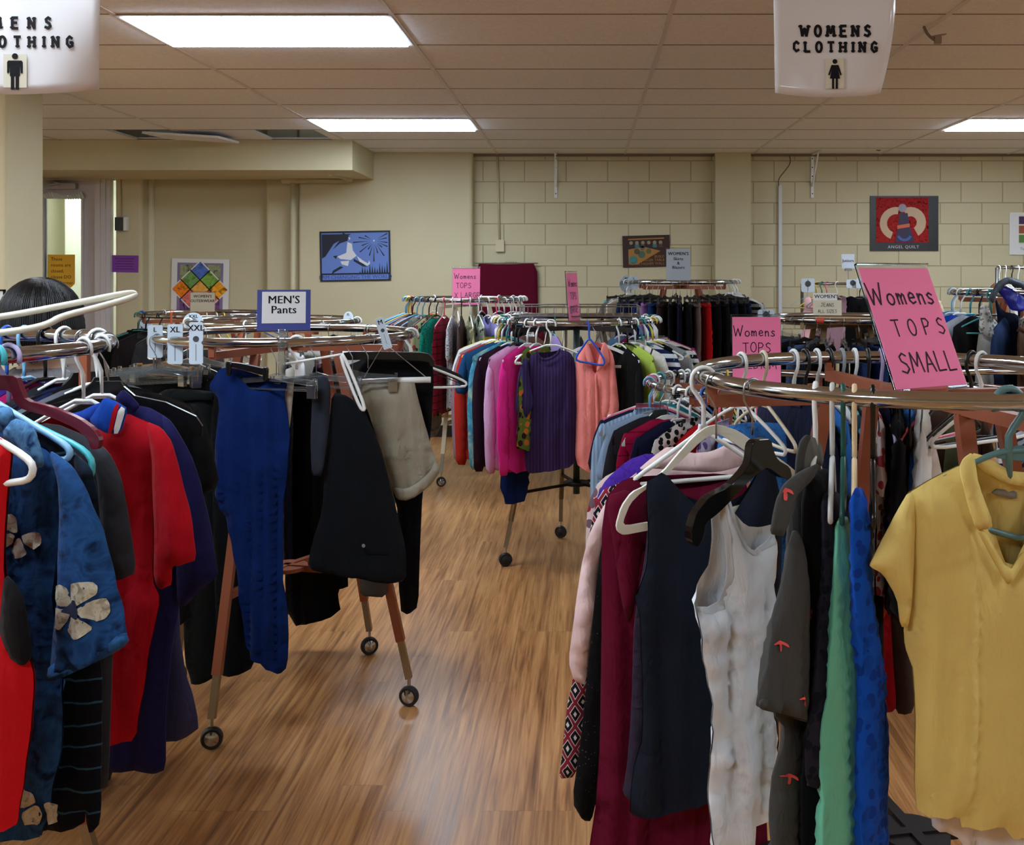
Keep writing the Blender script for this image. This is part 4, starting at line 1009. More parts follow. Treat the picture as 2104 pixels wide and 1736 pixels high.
h.pair('body', denim, [(-230, 935), (-120, 850), (-60, 905), (0, 885), (60, 905), (104, 928), (122, 960), (126, 1010), (118, 1100), (110, 1250), (135, 1395), (125, 1520), (108, 1640), (88, 1719), (51, 1723), (-40, 1712), (-230, 1700), (-240, 1200)],
       [(-230, 935), (-120, 850), (0, 842), (60, 890), (104, 928), (122, 960), (126, 1010), (118, 1100), (110, 1250), (135, 1395), (125, 1520), (108, 1640), (88, 1719), (51, 1723), (-230, 1700), (-240, 1200)], amp=.007, B=.02)
h.prints('flower_print', PET, petals(52, 1095, 47, 20)[:4] + petals(95, 1640, 52, 50)[:3])
h.pillow('sleeve', denim, [(100, 925), (128, 942), (147, 957), (176, 1002), (206, 1080), (222, 1140), (254, 1276), (265, 1320), (215, 1352), (136, 1386), (99, 1394), (104, 1352), (112, 1237), (114, 1140), (121, 1050), (118, 990)], off=.03, amp=.005, B=.03, D=.035)
h.prints('flower_print', PET, petals(173, 1242, 62, -65, .95), step=.01)
h.prints('flower_heart', plain('print_dark', (24, 34, 62), .8), [[(173 + 13 * math.cos(k) + 12 * (k % 2) * math.cos(k), 1242 + 13 * math.sin(k) + 12 * (k % 2) * math.sin(k)) for k in range(6)]], lift=.0045)
h.pillow('cuff', fabric((30, 60, 98), 'denim', (52, 96, 140), (22, 44, 78)), [(101, 1366), (150, 1352), (215, 1322), (258, 1296), (265, 1321), (215, 1353), (136, 1387), (98, 1396)], off=.036, amp=.005, B=.032, D=.02)
h.pillow('collar', fabric((52, 92, 134), 'denim', (96, 140, 176), (34, 64, 104)), [(2, 892), (29, 859), (50, 866), (70, 880), (84, 925), (90, 955), (79, 962), (41, 934)], off=.03, amp=.003, B=.005, D=.01)
h.pillow('collar', fabric((52, 92, 134), 'denim', (96, 140, 176), (34, 64, 104)), [(-30, 850), (0, 833), (22, 838), (30, 860), (10, 895), (-4, 880)], off=.012, amp=.002, B=.005, D=.01)
def traced(th, phi, mat, pts, label, r=.0055, off=0.0):
    h = Hung('clothes_hanger', label, 'hanger', RS.ringpt(th), phi, 'hangers on the men\'s shirts rack')
    h.tube('body', mat, pts, r, off=off); MB().tube(hook_pts(r, .06), r, 8).build('hook', mat, h.t, smooth=True); return h
traced(-34, -12, stick((134, 182, 220)), [(-190, 930), (-192, 900), (-170, 880), (-90, 815), (-50, 800), (0, 832), (60, 868), (120, 904), (143, 922), (144, 938), (128, 947), (60, 940), (-60, 935), (-190, 930)], 'light blue plastic hanger beside the hibiscus shirt', .0062)
h = Hung('shirt', 'black shirt with thin blue stripes behind the hibiscus shirt', 'shirt', RS.ringpt(-30), -10, G1)
h.pillow('body', fabric((16, 20, 34), 'wavy', (56, 92, 116)), [(0, 880), (80, 885), (135, 915), (186, 960), (197, 1010), (200, 1100), (208, 1394), (206, 1602), (201, 1695), (188, 1712), (177, 1690), (176, 1655), (171, 1698), (88, 1702), (-100, 1690), (-100, 900)], amp=.006, B=.02)
h.pillow('sleeve', fabric((26, 40, 56), 'plaid', (16, 26, 36), (60, 110, 116), 1.6), [(150, 928), (186, 960), (197, 1010), (206, 1100), (196, 1150), (176, 1140), (165, 1030)], off=.02, amp=.005, B=.02)
traced(-31, -11, stick((64, 168, 176)), [(-150, 960), (-140, 920), (-60, 830), (-20, 822), (40, 858), (100, 888), (160, 916), (186, 938), (191, 962), (182, 990)], 'teal plastic hanger behind the light blue one', .006)
h = Hung('tee_shirt', 'charcoal grey tee between the striped shirt and the red polo', 'shirt', RS.ringpt(-20), -6, G1)
CHAR = fabric((62, 62, 68))
h.pillow('body', CHAR, [(20, 880), (110, 868), (180, 898), (212, 935), (225, 1050), (235, 1200), (228, 1350), (222, 1615), (205, 1622), (0, 1600), (-20, 900)], amp=.005)
h.pillow('sleeve', CHAR, [(180, 900), (222, 925), (250, 985), (263, 1060), (278, 1178), (252, 1188), (236, 1192), (216, 1172), (203, 1000)], off=.022, amp=.005, B=.024)
h = Hung('clothes_hanger', 'maroon shaped hanger in front of the red polo', 'hanger', RS.ringpt(-27), -12, 'hangers on the men\'s shirts rack')
h.solid('body', plain('maroon_plastic', (96, 18, 34), .28), [(-34, 800), (-22, 775), (0, 770), (38, 772), (46, 795), (56, 822), (110, 835), (165, 858), (196, 880), (209, 900), (206, 922), (190, 922), (184, 900), (160, 880), (105, 855), (48, 840), (34, 826), (26, 802), (-12, 800), (-24, 830), (-120, 858), (-180, 900), (-196, 890), (-130, 838)], th=.012)
h.hook(plain('lilac_plastic', (172, 160, 200), .35), r=.0045, neck=.06)
h = Hung('polo_shirt', 'red polo shirt with a blue collar edged red and white', 'polo shirt', RS.ringpt(-2), -3, G1)
h.pair('body', RED, [(60, 880), (110, 872), (140, 915), (185, 880), (247, 868), (262, 848), (294, 863), (328, 878), (352, 911), (335, 935), (318, 960), (314, 1060), (315, 1190), (330, 1230), (316, 1297), (293, 1424), (278, 1524), (224, 1526), (60, 1520), (40, 1200)],
       [(60, 880), (120, 850), (247, 846), (294, 863), (328, 878), (352, 911), (335, 935), (318, 960), (314, 1060), (315, 1190), (330, 1230), (316, 1297), (293, 1424), (278, 1524), (60, 1520), (40, 1200)], amp=.006, B=.022)
h.pillow('sleeve', RED, [(300, 866), (330, 878), (352, 908), (364, 946), (394, 1070), (405, 1150), (380, 1157), (352, 1163), (350, 1203), (331, 1210), (316, 1199), (316, 1085), (312, 1000), (313, 950), (308, 905)], off=.026, amp=.005, B=.026)
h.pillow('collar_stand', fabric((40, 78, 166)), [(118, 850), (160, 848), (205, 826), (216, 832), (205, 862), (186, 870), (160, 866), (128, 862)], off=.004, amp=.002, B=.006, D=.01)
h.pillow('collar', fabric((34, 84, 176)), [(183, 864), (198, 842), (216, 815), (240, 826), (262, 840), (247, 891), (224, 889), (203, 878)], off=.03, amp=.002, B=.008, D=.01)
h.prints('red_stripe', RED, [[(241, 827), (249, 832), (234, 890), (226, 889)]], step=.008)
h.prints('white_edge', PAPER, [[(250, 833), (261, 840), (246, 890), (236, 890)]], step=.008)
hanger('tube', WHITEP, RS.ringpt(-2), R(-3), 'white plastic hanger holding the red polo shirt', sx=.7)
h = Hung('polo_shirt', 'navy polo shirt hanging just behind the red polo', 'polo shirt', RS.ringpt(10), 2, G1)
h.pillow('body', NAVYC, [(150, 880), (230, 835), (300, 834), (345, 859), (366, 890), (380, 960), (377, 1100), (369, 1254), (352, 1339), (339, 1479), (341, 1581), (318, 1587), (293, 1577), (223, 1577), (120, 1570), (120, 950)], amp=.006, B=.022)
h.pillow('sleeve', NAVYC, [(330, 852), (350, 864), (368, 892), (399, 951), (415, 1001), (449, 1174), (440, 1191), (407, 1216), (372, 1254), (362, 1230), (362, 1000)], off=.02, amp=.005, B=.026)
h.pillow('collar', NAVYC, [(236, 818), (252, 799), (268, 812), (288, 834), (275, 850), (250, 838)], off=.02, amp=.002, B=.01, D=.012)
hanger('tube', WHITEP, RS.ringpt(10), R(4), 'white plastic hanger holding the navy polo shirt', sx=.7)
h = Hung('shirt', 'slate blue shirt last on the right of the near left rack', 'shirt', RS.ringpt(20), 6, G1)
h.pillow('body', fabric((66, 68, 104)), [(200, 870), (290, 850), (350, 890), (365, 1000), (368, 1293), (382, 1382), (410, 1494), (394, 1509), (343, 1520), (200, 1530), (150, 900)], amp=.008, B=.022)
hanger('flat', BLACKP, RS.ringpt(20), R(10), 'black shaped hanger holding the slate blue shirt', sx=.95)
# loose white hanger lying across the near left rack
def world_tubes(name, label, mat, paths, r, Y, group='hangers on the men\'s shirts rack'):
    t = thing(name, label, 'hanger', at(paths[0][0][0], paths[0][0][1], Y), 0, group); o = t.location.copy(); mb = MB()
    for pth in paths: mb.tube([at(p[0], p[1], p[2] if len(p) > 2 else Y) - o for p in pth], r, 10, smooth=2)
    mb.build('body', mat, t, smooth=True); return t
world_tubes('clothes_hanger', 'large cream hanger lying sideways across the near left rack, pointing right', BONE,
            [[(-140, 670, 2.0), (0, 652, 2.02), (130, 628, 2.08), (262, 601, 2.15), (280, 604, 2.17), (270, 612, 2.15), (200, 632, 2.1), (125, 650, 2.05), (100, 666, 2.03), (60, 676, 2.0), (0, 684, 1.98), (-120, 700, 1.95)]], .0068, 2.0)

# --- near right rack (women's small tops)
G2 = 'tops on the near right rack'
def ring1(th): return R1.ringpt(th)
h = Hung('blouse', 'pale pink blouse with a rolled collar and long sleeve on the near right rack', 'blouse', ring1(181), 2, G2)
PINKP = fabric((226, 200, 198))
h.pillow('sleeve', PINKP, [(1312, 968), (1290, 985), (1245, 1030), (1210, 1095), (1193, 1173), (1179, 1265), (1168, 1364), (1179, 1404), (1201, 1408), (1206, 1386), (1215, 1301), (1236, 1130), (1290, 1050)], off=.0, amp=.012, B=.02, wr=1.2)
h.pillow('body', PINKP, [(1312, 966), (1380, 960), (1470, 968), (1530, 955), (1545, 1000), (1540, 1350), (1260, 1360), (1250, 1100)], off=-.01, amp=.006)
h.pillow('collar', PINKP, [(1310, 966), (1340, 940), (1375, 915), (1420, 932), (1462, 928), (1500, 910), (1536, 932), (1526, 955), (1470, 968), (1400, 965), (1345, 960)], off=.02, amp=.004, B=.014, D=.015)
h = Hung('dress', 'long black dress with tiny sparkles beside the maroon dress', 'dress', ring1(183), 3, G2)
h.pillow('body', fabric((14, 11, 14), 'sparkle', (150, 140, 150), (90, 70, 90)), [(1260, 1010), (1300, 990), (1320, 1100), (1300, 1500), (1230, 1631), (1215, 1686), (1199, 1686), (1175, 1650), (1193, 1521), (1206, 1393), (1215, 1301), (1226, 1192), (1234, 1130)], off=.005, amp=.006, B=.015)
h = Hung('blouse', 'red, black and white diamond patterned hem below the pale pink sleeve', 'blouse', ring1(179), -2, G2)
h.pillow('body', fabric((138, 44, 62), 'diamond', (208, 200, 196), (30, 26, 34), 1.5), [(1230, 1010), (1290, 985), (1300, 1200), (1212, 1410), (1203, 1500), (1182, 1596), (1148, 1601), (1155, 1550), (1165, 1450), (1177, 1400), (1190, 1250), (1210, 1100)], off=-.03, amp=.006, B=.015)
h = Hung('tee_shirt', 'purple knit top on the left of the near right rack', 'top', ring1(176), -10, G2)
h.pillow('body', fabric((76, 44, 148), 'heather', (86, 52, 160), (64, 36, 130)), [(1335, 930), (1290, 945), (1245, 985), (1228, 1015), (1220, 1060), (1216, 1130), (1225, 1250), (1320, 1250), (1380, 1100), (1380, 950)], amp=.005, B=.02)
h = Hung('blouse', 'blouse with a red flower print at the left end of the near right rack', 'blouse', ring1(172), -14, G2)
h.pillow('body', fabric((206, 186, 184), 'floral', (150, 48, 56), (120, 96, 104), 1.5), [(1300, 950), (1232, 985), (1208, 1035), (1203, 1120), (1210, 1190), (1230, 1260), (1300, 1250), (1330, 1000)], amp=.005, B=.015)
h = Hung('dress', 'long maroon dress with short sleeves on the near right rack', 'dress', ring1(187), 5, G2)
MAR = fabric((106, 14, 50))
h.pair('body', MAR, [(1246, 1019), (1275, 990), (1302, 979), (1330, 1000), (1380, 1006), (1440, 1000), (1503, 985), (1540, 1000), (1560, 1200), (1580, 1850), (1200, 1850), (1213, 1740), (1226, 1649), (1235, 1521), (1237, 1356), (1235, 1100)],
       [(1246, 1019), (1275, 990), (1302, 979), (1503, 972), (1540, 1000), (1560, 1200), (1580, 1850), (1200, 1850), (1213, 1740), (1226, 1649), (1235, 1521), (1237, 1356), (1235, 1100)], amp=.011, B=.025, freq=30)
h.pillow('sleeve', MAR, [(1246, 1020), (1290, 1005), (1330, 1040), (1322, 1180), (1312, 1212), (1290, 1284), (1278, 1240), (1262, 1130)], off=.028, amp=.006, B=.012)
h = Hung('clothes_hanger', 'white long-necked tubular hanger holding the maroon dress', 'hanger', ring1(187), 5, 'hangers on the small tops rack')
h.tube('arms', WHITEP, [(1440, 872), (1437, 888), (1390, 922), (1303, 984), (1300, 994), (1310, 996), (1440, 985), (1560, 975), (1570, 965), (1480, 905), (1446, 886)], .005)
MB().tube(hook_pts(.005, .10), .005, 8).build('hook', WHITEP, h.t, smooth=True)
NV = fabric((36, 42, 56))
h = Hung('tank_top', 'dusty dark mauve tank peeking out behind the navy tank', 'top', ring1(193), 12, G2)
h.pillow('body', fabric((62, 54, 72)), [(1335, 1010), (1400, 1000), (1420, 1200), (1430, 1600), (1330, 1640), (1300, 1645), (1281, 1634), (1286, 1600), (1298, 1450), (1300, 1350), (1302, 1270), (1326, 1150)], amp=.006, B=.015)
h = Hung('tank_top', 'navy tank top with a deep v neck and uneven hem', 'tank top', ring1(197), 17, G2)
right = [(1590, 962), (1606, 1040), (1612, 1200), (1600, 1600), (1457, 1635), (1354, 1668), (1292, 1682), (1303, 1595), (1318, 1503), (1321, 1430), (1316, 1268), (1304, 1228), (1310, 1214), (1329, 1166), (1332, 1100)]
h.pair('body', NV, [(1327, 990), (1345, 980), (1363, 969), (1400, 1010), (1440, 1048), (1485, 1100), (1520, 1040), (1562, 961)] + right, [(1327, 990), (1345, 980), (1363, 969), (1420, 1030), (1520, 1030), (1562, 961)] + right, amp=.009, B=.022, freq=28)
h = Hung('clothes_hanger', 'off white flat hanger with a bottom bar holding the navy tank', 'hanger', ring1(197), 17, 'hangers on the small tops rack')
h.solid('body', BONE, [(1332, 1072), (1286, 1080), (1279, 1072), (1294, 1034), (1318, 1010), (1352, 992), (1400, 945), (1440, 905), (1470, 888), (1500, 905), (1538, 932), (1600, 962), (1640, 990), (1642, 1012), (1600, 1020), (1480, 1046), (1480, 1062), (1640, 1035), (1660, 1010), (1655, 985), (1610, 948), (1560, 915), (1515, 884), (1490, 876), (1472, 872), (1452, 876), (1425, 895), (1385, 940), (1362, 968), (1324, 998), (1297, 1011), (1276, 1040), (1265, 1078), (1268, 1092), (1280, 1099), (1332, 1089), (1420, 1075), (1420, 1058)], th=.007, off=-.012)
h.hook(STEEL, .002, .085)
h = Hung('tank_top', 'white ribbed tank top with scoop neck, hanging front centre right', 'tank top', ring1(213), 34, G2)
WT = fabric((240, 246, 252))
low = [(1600, 1120), (1604, 1400), (1598, 1662), (1570, 1676), (1541, 1697), (1546, 1770), (1500, 1800), (1455, 1780), (1458, 1700), (1464, 1610), (1468, 1521), (1461, 1430), (1442, 1320), (1434, 1262)]
h.pair('body', WT, [(1474, 1016), (1487, 1009), (1498, 1016), (1503, 1035), (1514, 1085), (1527, 1117), (1546, 1131), (1567, 1122), (1593, 1096)] + low + [(1439, 1252), (1470, 1250), (1487, 1240), (1494, 1210), (1492, 1160), (1482, 1090)],
       [(1474, 1016), (1487, 1009), (1498, 1016), (1503, 1045), (1530, 1080), (1567, 1085), (1593, 1076)] + low + [(1430, 1238), (1450, 1199), (1462, 1155), (1464, 1100), (1461, 1050)], amp=.011, B=.022, freq=26, wr=1.1)
h.prints('armhole_trim', fabric((214, 220, 224)), [[(1474, 1017), (1481, 1012), (1490, 1085), (1500, 1160), (1503, 1214), (1493, 1250), (1470, 1262), (1438, 1260), (1440, 1253), (1469, 1251), (1487, 1241), (1494, 1211), (1492, 1160), (1482, 1090)]], lift=.0015, step=.008)
h.prints('neck_trim', fabric((214, 220, 224)), [[(1497, 1014), (1502, 1036), (1513, 1086), (1526, 1118), (1546, 1132), (1567, 1123), (1593, 1097), (1594, 1106), (1567, 1132), (1546, 1141), (1520, 1126), (1505, 1088), (1491, 1036), (1490, 1014)]], lift=.0015, step=.008)
h = Hung('clothes_hanger', 'black glossy contoured hanger holding the white tank top', 'hanger', ring1(213), 34, 'hangers on the small tops rack')
h.solid('body', plain('glossy_black', (10, 10, 11), .12), [(1538, 912), (1548, 902), (1577, 900), (1583, 926), (1592, 944), (1616, 958), (1621, 979), (1604, 983), (1570, 958), (1556, 966), (1524, 995), (1496, 1026), (1471, 1051), (1444, 1072), (1438, 1104), (1428, 1123), (1414, 1110), (1413, 1088), (1424, 1051), (1450, 1019), (1493, 998), (1519, 971), (1534, 950)], th=.02, off=.004)
h.hook(STEEL, .002, .06)
h = Hung('shirt', 'dark grey shirt printed with small coral palm trees', 'shirt', ring1(231), 46, G2)
GP = fabric((82, 82, 80))
h.pillow('body', GP, [(1617, 1080), (1640, 960), (1688, 945), (1690, 1100), (1672, 1350), (1666, 1540), (1670, 1800), (1580, 1800), (1588, 1700), (1597, 1576), (1608, 1496), (1591, 1466), (1600, 1300), (1611, 1184)], amp=.008, B=.025)
CORAL = plain('coral_print', (226, 84, 80), .8)
def palm(x, y, s=10): return [[(x - s * .3, y + s * 1.2), (x + s * .1, y + s * 1.2), (x + s * .3, y - s * .1), (x - s * .08, y - s * .1)], [(x - s, y + s * .1), (x - s * .5, y - s * .7), (x + s * .1, y - s), (x + s * .8, y - s * .6), (x + s * .95, y + s * .2), (x + s * .3, y - s * .3), (x, y + s * .3), (x - s * .2, y - s * .3)]]
h.prints('palm_print', CORAL, [p for q_ in ((1607, 1593), (1636, 1588), (1645, 1684), (1652, 1500)) for p in palm(*q_)], step=.01)
h.pillow('sleeve', GP, [(1632, 1085), (1648, 1110), (1657, 1177), (1661, 1356), (1658, 1460), (1655, 1478), (1600, 1462), (1562, 1455), (1564, 1437), (1575, 1356), (1597, 1257), (1611, 1184), (1620, 1120)], off=.035, amp=.006, B=.03)
h.prints('palm_print', CORAL, [p for q_ in ((1654, 1257), (1593, 1323), (1620, 1427)) for p in palm(*q_)], step=.01)
h.pillow('cuff', GP, [(1562, 1436), (1600, 1442), (1656, 1452), (1654, 1482), (1600, 1466), (1561, 1457)], off=.04, amp=.003, B=.03, D=.02)
h.pillow('collar', GP, [(1687, 950), (1669, 984), (1629, 1024), (1617, 1085), (1600, 1101), (1584, 1096), (1590, 1060), (1596, 1030), (1613, 992), (1645, 968)], off=.05, amp=.003, B=.012, D=.015)
h.prints('palm_print', CORAL, palm(1606, 1012, 12), step=.01)
h.pillow('collar_stand', GP, [(1634, 990), (1637, 940), (1645, 906), (1657, 893), (1665, 896), (1657, 915), (1651, 945), (1654, 985)], off=.03, amp=.002, B=.006, D=.01)
h.pillow('collar_stand', fabric((112, 110, 104)), [(1657, 895), (1674, 899), (1686, 913), (1691, 950), (1674, 965), (1652, 980), (1650, 925)], off=.0, amp=.003, B=.006, D=.01)
hanger('tube', WHITEP, ring1(231), R(68), 'white plastic hanger holding the grey palm tree shirt', sx=.45)
def edge_top(label, name, cat, th, phi, mat, pts, hc, htype, hl, **kw):
    h = Hung(name, label, cat, ring1(th), phi, G2); h.pillow('body', mat, pts, **kw)
    hanger(htype, hc, ring1(th), R(75), hl, 'hangers on the small tops rack', sx=.5); return h
edge_top('plain black top between the grey palm shirt and the charcoal top', 'top', 'top', 235, 52, fabric((13, 14, 18)), [(1655, 1000), (1690, 962), (1706, 965), (1710, 1050), (1700, 1300), (1690, 1600), (1686, 1800), (1655, 1800), (1662, 1480), (1658, 1200)], stick((196, 198, 196)), 'tube', 'grey white plastic hanger holding the plain black top', B=.03, amp=.008)
edge_top('charcoal speckled top beside the mint green one', 'top', 'top', 237.5, 54, fabric((44, 42, 52), 'leopard', (26, 25, 34), (34, 32, 42), 1.5), [(1690, 1016), (1716, 1008), (1730, 1022), (1724, 1200), (1705, 1500), (1696, 1626), (1664, 1615), (1668, 1500), (1683, 1350), (1693, 1150)], stick((20, 78, 70)), 'tube', 'dark green plastic hanger holding the charcoal speckled top', B=.03, amp=.004)
h = edge_top('mint green satin top seen from its side', 'top', 'top', 240, 55, fabric((110, 184, 156), rough=.38), [(1719, 1078), (1726, 1062), (1738, 1060), (1743, 1075), (1745, 1130), (1750, 1159), (1759, 1280), (1765, 1400), (1772, 1480), (1783, 1600), (1790, 1800), (1690, 1800), (1693, 1686), (1701, 1503), (1706, 1375), (1713, 1220), (1719, 1130)], stick((224, 200, 160)), 'tube', 'cream plastic hanger holding the mint green top', B=.035, amp=.006, D=.05)
h.pillow('sleeve', fabric((70, 132, 112), rough=.38), [(1762, 1345), (1776, 1372), (1778, 1400), (1769, 1440), (1760, 1420)], off=-.04, amp=.003, B=.02)
h = edge_top('royal blue top with a black hanger showing through its strap', 'top', 'top', 244, 60, fabric((24, 92, 190), 'leopard', (18, 70, 156), (22, 84, 176), 1.2), [(1755, 1020), (1760, 1002), (1772, 1002), (1777, 1074), (1780, 1120), (1784, 1210), (1800, 1310), (1810, 1378), (1813, 1466), (1814, 1800), (1765, 1800), (1768, 1430), (1764, 1300), (1758, 1150)], BLACKP, 'tube', 'black plastic hanger holding the royal blue top', B=.03, amp=.008, D=.04)
YEL2 = fabric((226, 204, 130))
h = Hung('polo_shirt', 'yellow ribbed polo shirt with a v neck at the right edge', 'polo shirt', ring1(272), 8, G2)
sideL = [(1882, 1662), (1880, 1382), (1868, 1334), (1866, 1294), (1875, 1247), (1872, 1120), (1861, 1018), (1900, 990), (1945, 968), (1971, 956)]
botR = [(2104, 1704), (2230, 1700), (2290, 1640), (2300, 1290), (2290, 1200), (2310, 1020), (2230, 968)]
h.pair('body', YEL2, [(1904, 1671), (1967, 1672), (1972, 1699), (2060, 1695), (2080, 1723)] + botR + [(2160, 980), (2110, 1100), (2073, 1172), (2040, 1082), (2005, 1000), (1990, 960)] + sideL[::-1],
       [(1904, 1671), (1967, 1672), (2080, 1690)] + botR + [(2180, 950), (2140, 975), (2080, 985), (2040, 965), (2010, 945)] + sideL[::-1], amp=.009, B=.03, freq=26, wr=.2, D=.035)
h.pillow('sleeve', YEL2, [(1861, 1018), (1876, 1010), (1880, 1080), (1877, 1180), (1875, 1245), (1867, 1290), (1853, 1289), (1842, 1225), (1813, 1178), (1787, 1164), (1789, 1155)], off=.012, amp=.004, B=.03, D=.03)
h.pillow('collar', YEL2, [(1971, 962), (1980, 942), (1998, 929), (2003, 950), (2009, 992), (2041, 1078), (2024, 1086), (2006, 1088), (1990, 1040)], off=.036, amp=.002, B=.01, D=.014)
h.pillow('collar', YEL2, [(1998, 930), (2021, 936), (2090, 975), (2180, 950), (2190, 970), (2110, 1000), (2060, 990), (2010, 962)], off=.0, amp=.002, B=.008, D=.012)
h.pillow('placket', YEL2, [(2008, 1088), (2020, 1086), (2072, 1176), (2104, 1130), (2112, 1142), (2078, 1196), (2068, 1200), (2030, 1130)], off=.032, amp=.002, B=.006, D=.01)
h.pillow('care_label', fabric((150, 146, 136)), [(2038, 1012), (2050, 1004), (2088, 1008), (2088, 1026), (2046, 1018)], off=-.018, amp=.001, B=.003, D=.006)
h = Hung('clothes_hanger', 'dull teal plastic hanger holding the yellow polo', 'hanger', ring1(272), 8, 'hangers on the small tops rack')
TEALP = stick((84, 122, 124))
MB().tube(hook_pts(.0065, .10, -1), .0065, 10).build('hook', TEALP, h.t, smooth=True)
h.tube('arms', TEALP, [(2082, 925), (2050, 930), (2010, 945), (1900, 1000), (1880, 1040), (1900, 1056), (2030, 1088), (2110, 1110), (2240, 1080), (2290, 1010), (2180, 950), (2120, 925)], .0055, closed=True)
h.solid('gusset', TEALP, [(2084, 915), (2036, 940), (2104, 948), (2150, 940), (2110, 915)], th=.004)
h = Hung('tee_shirt', 'white top hanging below and behind the yellow polo', 'top', ring1(283), 6, G2)
h.pillow('body', fabric((236, 232, 234)), [(1920, 1200), (2250, 1200), (2260, 1800), (1990, 1800), (1974, 1719), (1915, 1700), (1912, 1673)], off=-.06, amp=.01, B=.015)
hanger('tube', WHITEP, ring1(283), R(60), 'white plastic hanger behind the yellow polo')
# far side of the near right rack
def far1(name, label, cat, th, phi, mat, pts, hc='w', **kw):
    h = Hung(name, label, cat, ring1(th), phi, G2); h.pillow('body', mat, pts, **kw); return h
h = far1('tee_shirt', 'rust orange tee behind the brown posts of the near right rack', 'shirt', 88, -14, fabric((186, 84, 48)), [(1700, 862), (1708, 858), (1756, 854), (1814, 881), (1835, 905), (1840, 960), (1826, 1060), (1822, 1300), (1700, 1300), (1690, 1000)], B=.02, amp=.006)
h.pillow('sleeve', fabric((186, 84, 48)), [(1800, 872), (1851, 907), (1878, 955), (1854, 1008), (1833, 1030), (1830, 1045), (1814, 1042), (1812, 1020), (1822, 960)], off=.02, amp=.005, B=.02)
h = far1('sweater', 'blue knit sweater behind the hangers of the near right rack', 'sweater', 104, 8, fabric((58, 116, 178), 'heather', (70, 130, 192), (48, 100, 160)), [(1480, 880), (1540, 866), (1640, 872), (1700, 880), (1740, 925), (1755, 980), (1752, 1060), (1760, 1250), (1480, 1250), (1470, 950)], B=.02, amp=.004)
far1('blouse', 'black blouse with turquoise leopard spots behind the rust tee', 'blouse', 78, -16, fabric((18, 22, 26), 'leopard', (60, 170, 190), (40, 130, 160)), [(1780, 852), (1820, 850), (1848, 862), (1880, 910), (1890, 960), (1898, 990), (1880, 1100), (1830, 1200), (1780, 1200)], B=.02, amp=.005)
far1('shirt', 'cream plaid shirt with maroon lines behind the leopard blouse', 'shirt', 71, -18, fabric((214, 204, 196), 'plaid', (214, 198, 190), (110, 44, 54), .6), [(1820, 850), (1891, 850), (1912, 881), (1926, 930), (1938, 985), (1925, 1060), (1850, 1080), (1820, 1000)], B=.02, amp=.005)
far1('shirt', 'dark red shirt hanging below the rust tee', 'shirt', 84, -12, fabric((150, 12, 24)), [(1750, 900), (1815, 905), (1826, 1192), (1835, 1356), (1842, 1452), (1831, 1463), (1790, 1470), (1740, 1460)], off=-.03, B=.02, amp=.006)
far1('trousers', 'dark brown trouser leg hanging beside the dark red shirt', 'trousers', 74, -16, fabric((70, 52, 44)), [(1800, 1000), (1868, 1010), (1875, 1371), (1880, 1463), (1838, 1466), (1834, 1378), (1820, 1200)], off=-.03, B=.02, amp=.006)
far1('blouse', 'black blouse with fine white lines behind the blue top', 'blouse', 96, -6, fabric((14, 14, 16), 'vstripe', (18, 18, 20), None, .7), [(1700, 930), (1750, 925), (1790, 980), (1812, 1080), (1815, 1200), (1815, 1500), (1700, 1500)], off=.03, B=.02, amp=.005)
for k in range(11):                                   # hooks crowded along the far rail
    th = 112 - 4.2 * k; cc = ('w', 'k', 'w', 'k', 'gy', 'w', 'k', 'l', 'w', 'k', 'w', 'w', 'cr')[k]
    kd = ('blouse', 'tank', 'tee', 'tank', 'tee', 'tank', 'tee', 'tank', 'blouse', 'tank', 'tee', 'tank', 'tee')[k]
    cn, col, pt, c2 = [('navy', (26, 32, 60), None, None), ('black', (18, 18, 20), None, None), ('blue', (58, 112, 176), None, None), ('white', (214, 212, 208), None, None), ('teal print', (30, 60, 70), 'leopard', (90, 170, 180)), ('grey', (120, 120, 122), None, None), ('floral', (190, 180, 178), 'floral', (150, 60, 70))][k % 7]
    hang(R1, th, kd, cn, col, pt, c2, hc=cc, zs=.8, sw=.85)
for th, hc, lab in ((134, 'w', 'white hanger at the bend of the far rail left of the medium tops sign'), (124, 'cr', 'cream hanger on the far rail before the medium tops sign'), (66, 'p', 'pink hanger on the far rail right of the small tops sign'), (63, 'k', 'black hanger beside the pink one, right of the small tops sign'), (55, 'k', 'second black hanger right of the small tops sign'), (52, 'w', 'white hanger right of the small tops sign')):
    hanger('tube', hmat(hc), ring1(th), R(th - 20), lab, 'hangers on the small tops rack', sx=.9)

# --- men's pants rack
G3 = 'trousers on the men\'s pants rack'
def rp(th): return RP.ringpt(th)
h = Hung('trousers', 'royal blue trousers clipped at the waist on the pants rack', 'trousers', rp(-112), 2, G3)
BLU = fabric((8, 42, 98))
rest = [(591, 787), (583, 812), (593, 860), (597, 900), (589, 980), (580, 1052), (582, 1166), (591, 1280), (590, 1371), (574, 1386), (555, 1372), (532, 1360), (503, 1341), (494, 1242), (479, 1128), (462, 1063), (431, 995), (440, 923), (453, 823), (426, 797)]
h.pair('legs', BLU, [(450, 758), (470, 754), (490, 776), (518, 802), (540, 792), (548, 778), (566, 790)] + rest, [(450, 758), (470, 754), (510, 764), (548, 776), (570, 780)] + rest, B=.026, amp=.014, freq=40, wr=.35, D=.03)
h = Hung('clothes_hanger', 'black clip hanger holding the royal blue trousers', 'hanger', rp(-112), 2, 'hangers on the men\'s pants rack')
h.solid('bar', BLACKP, [(468, 742), (500, 746), (545, 756), (552, 764), (544, 772), (500, 760), (468, 752)], th=.012, off=.035)
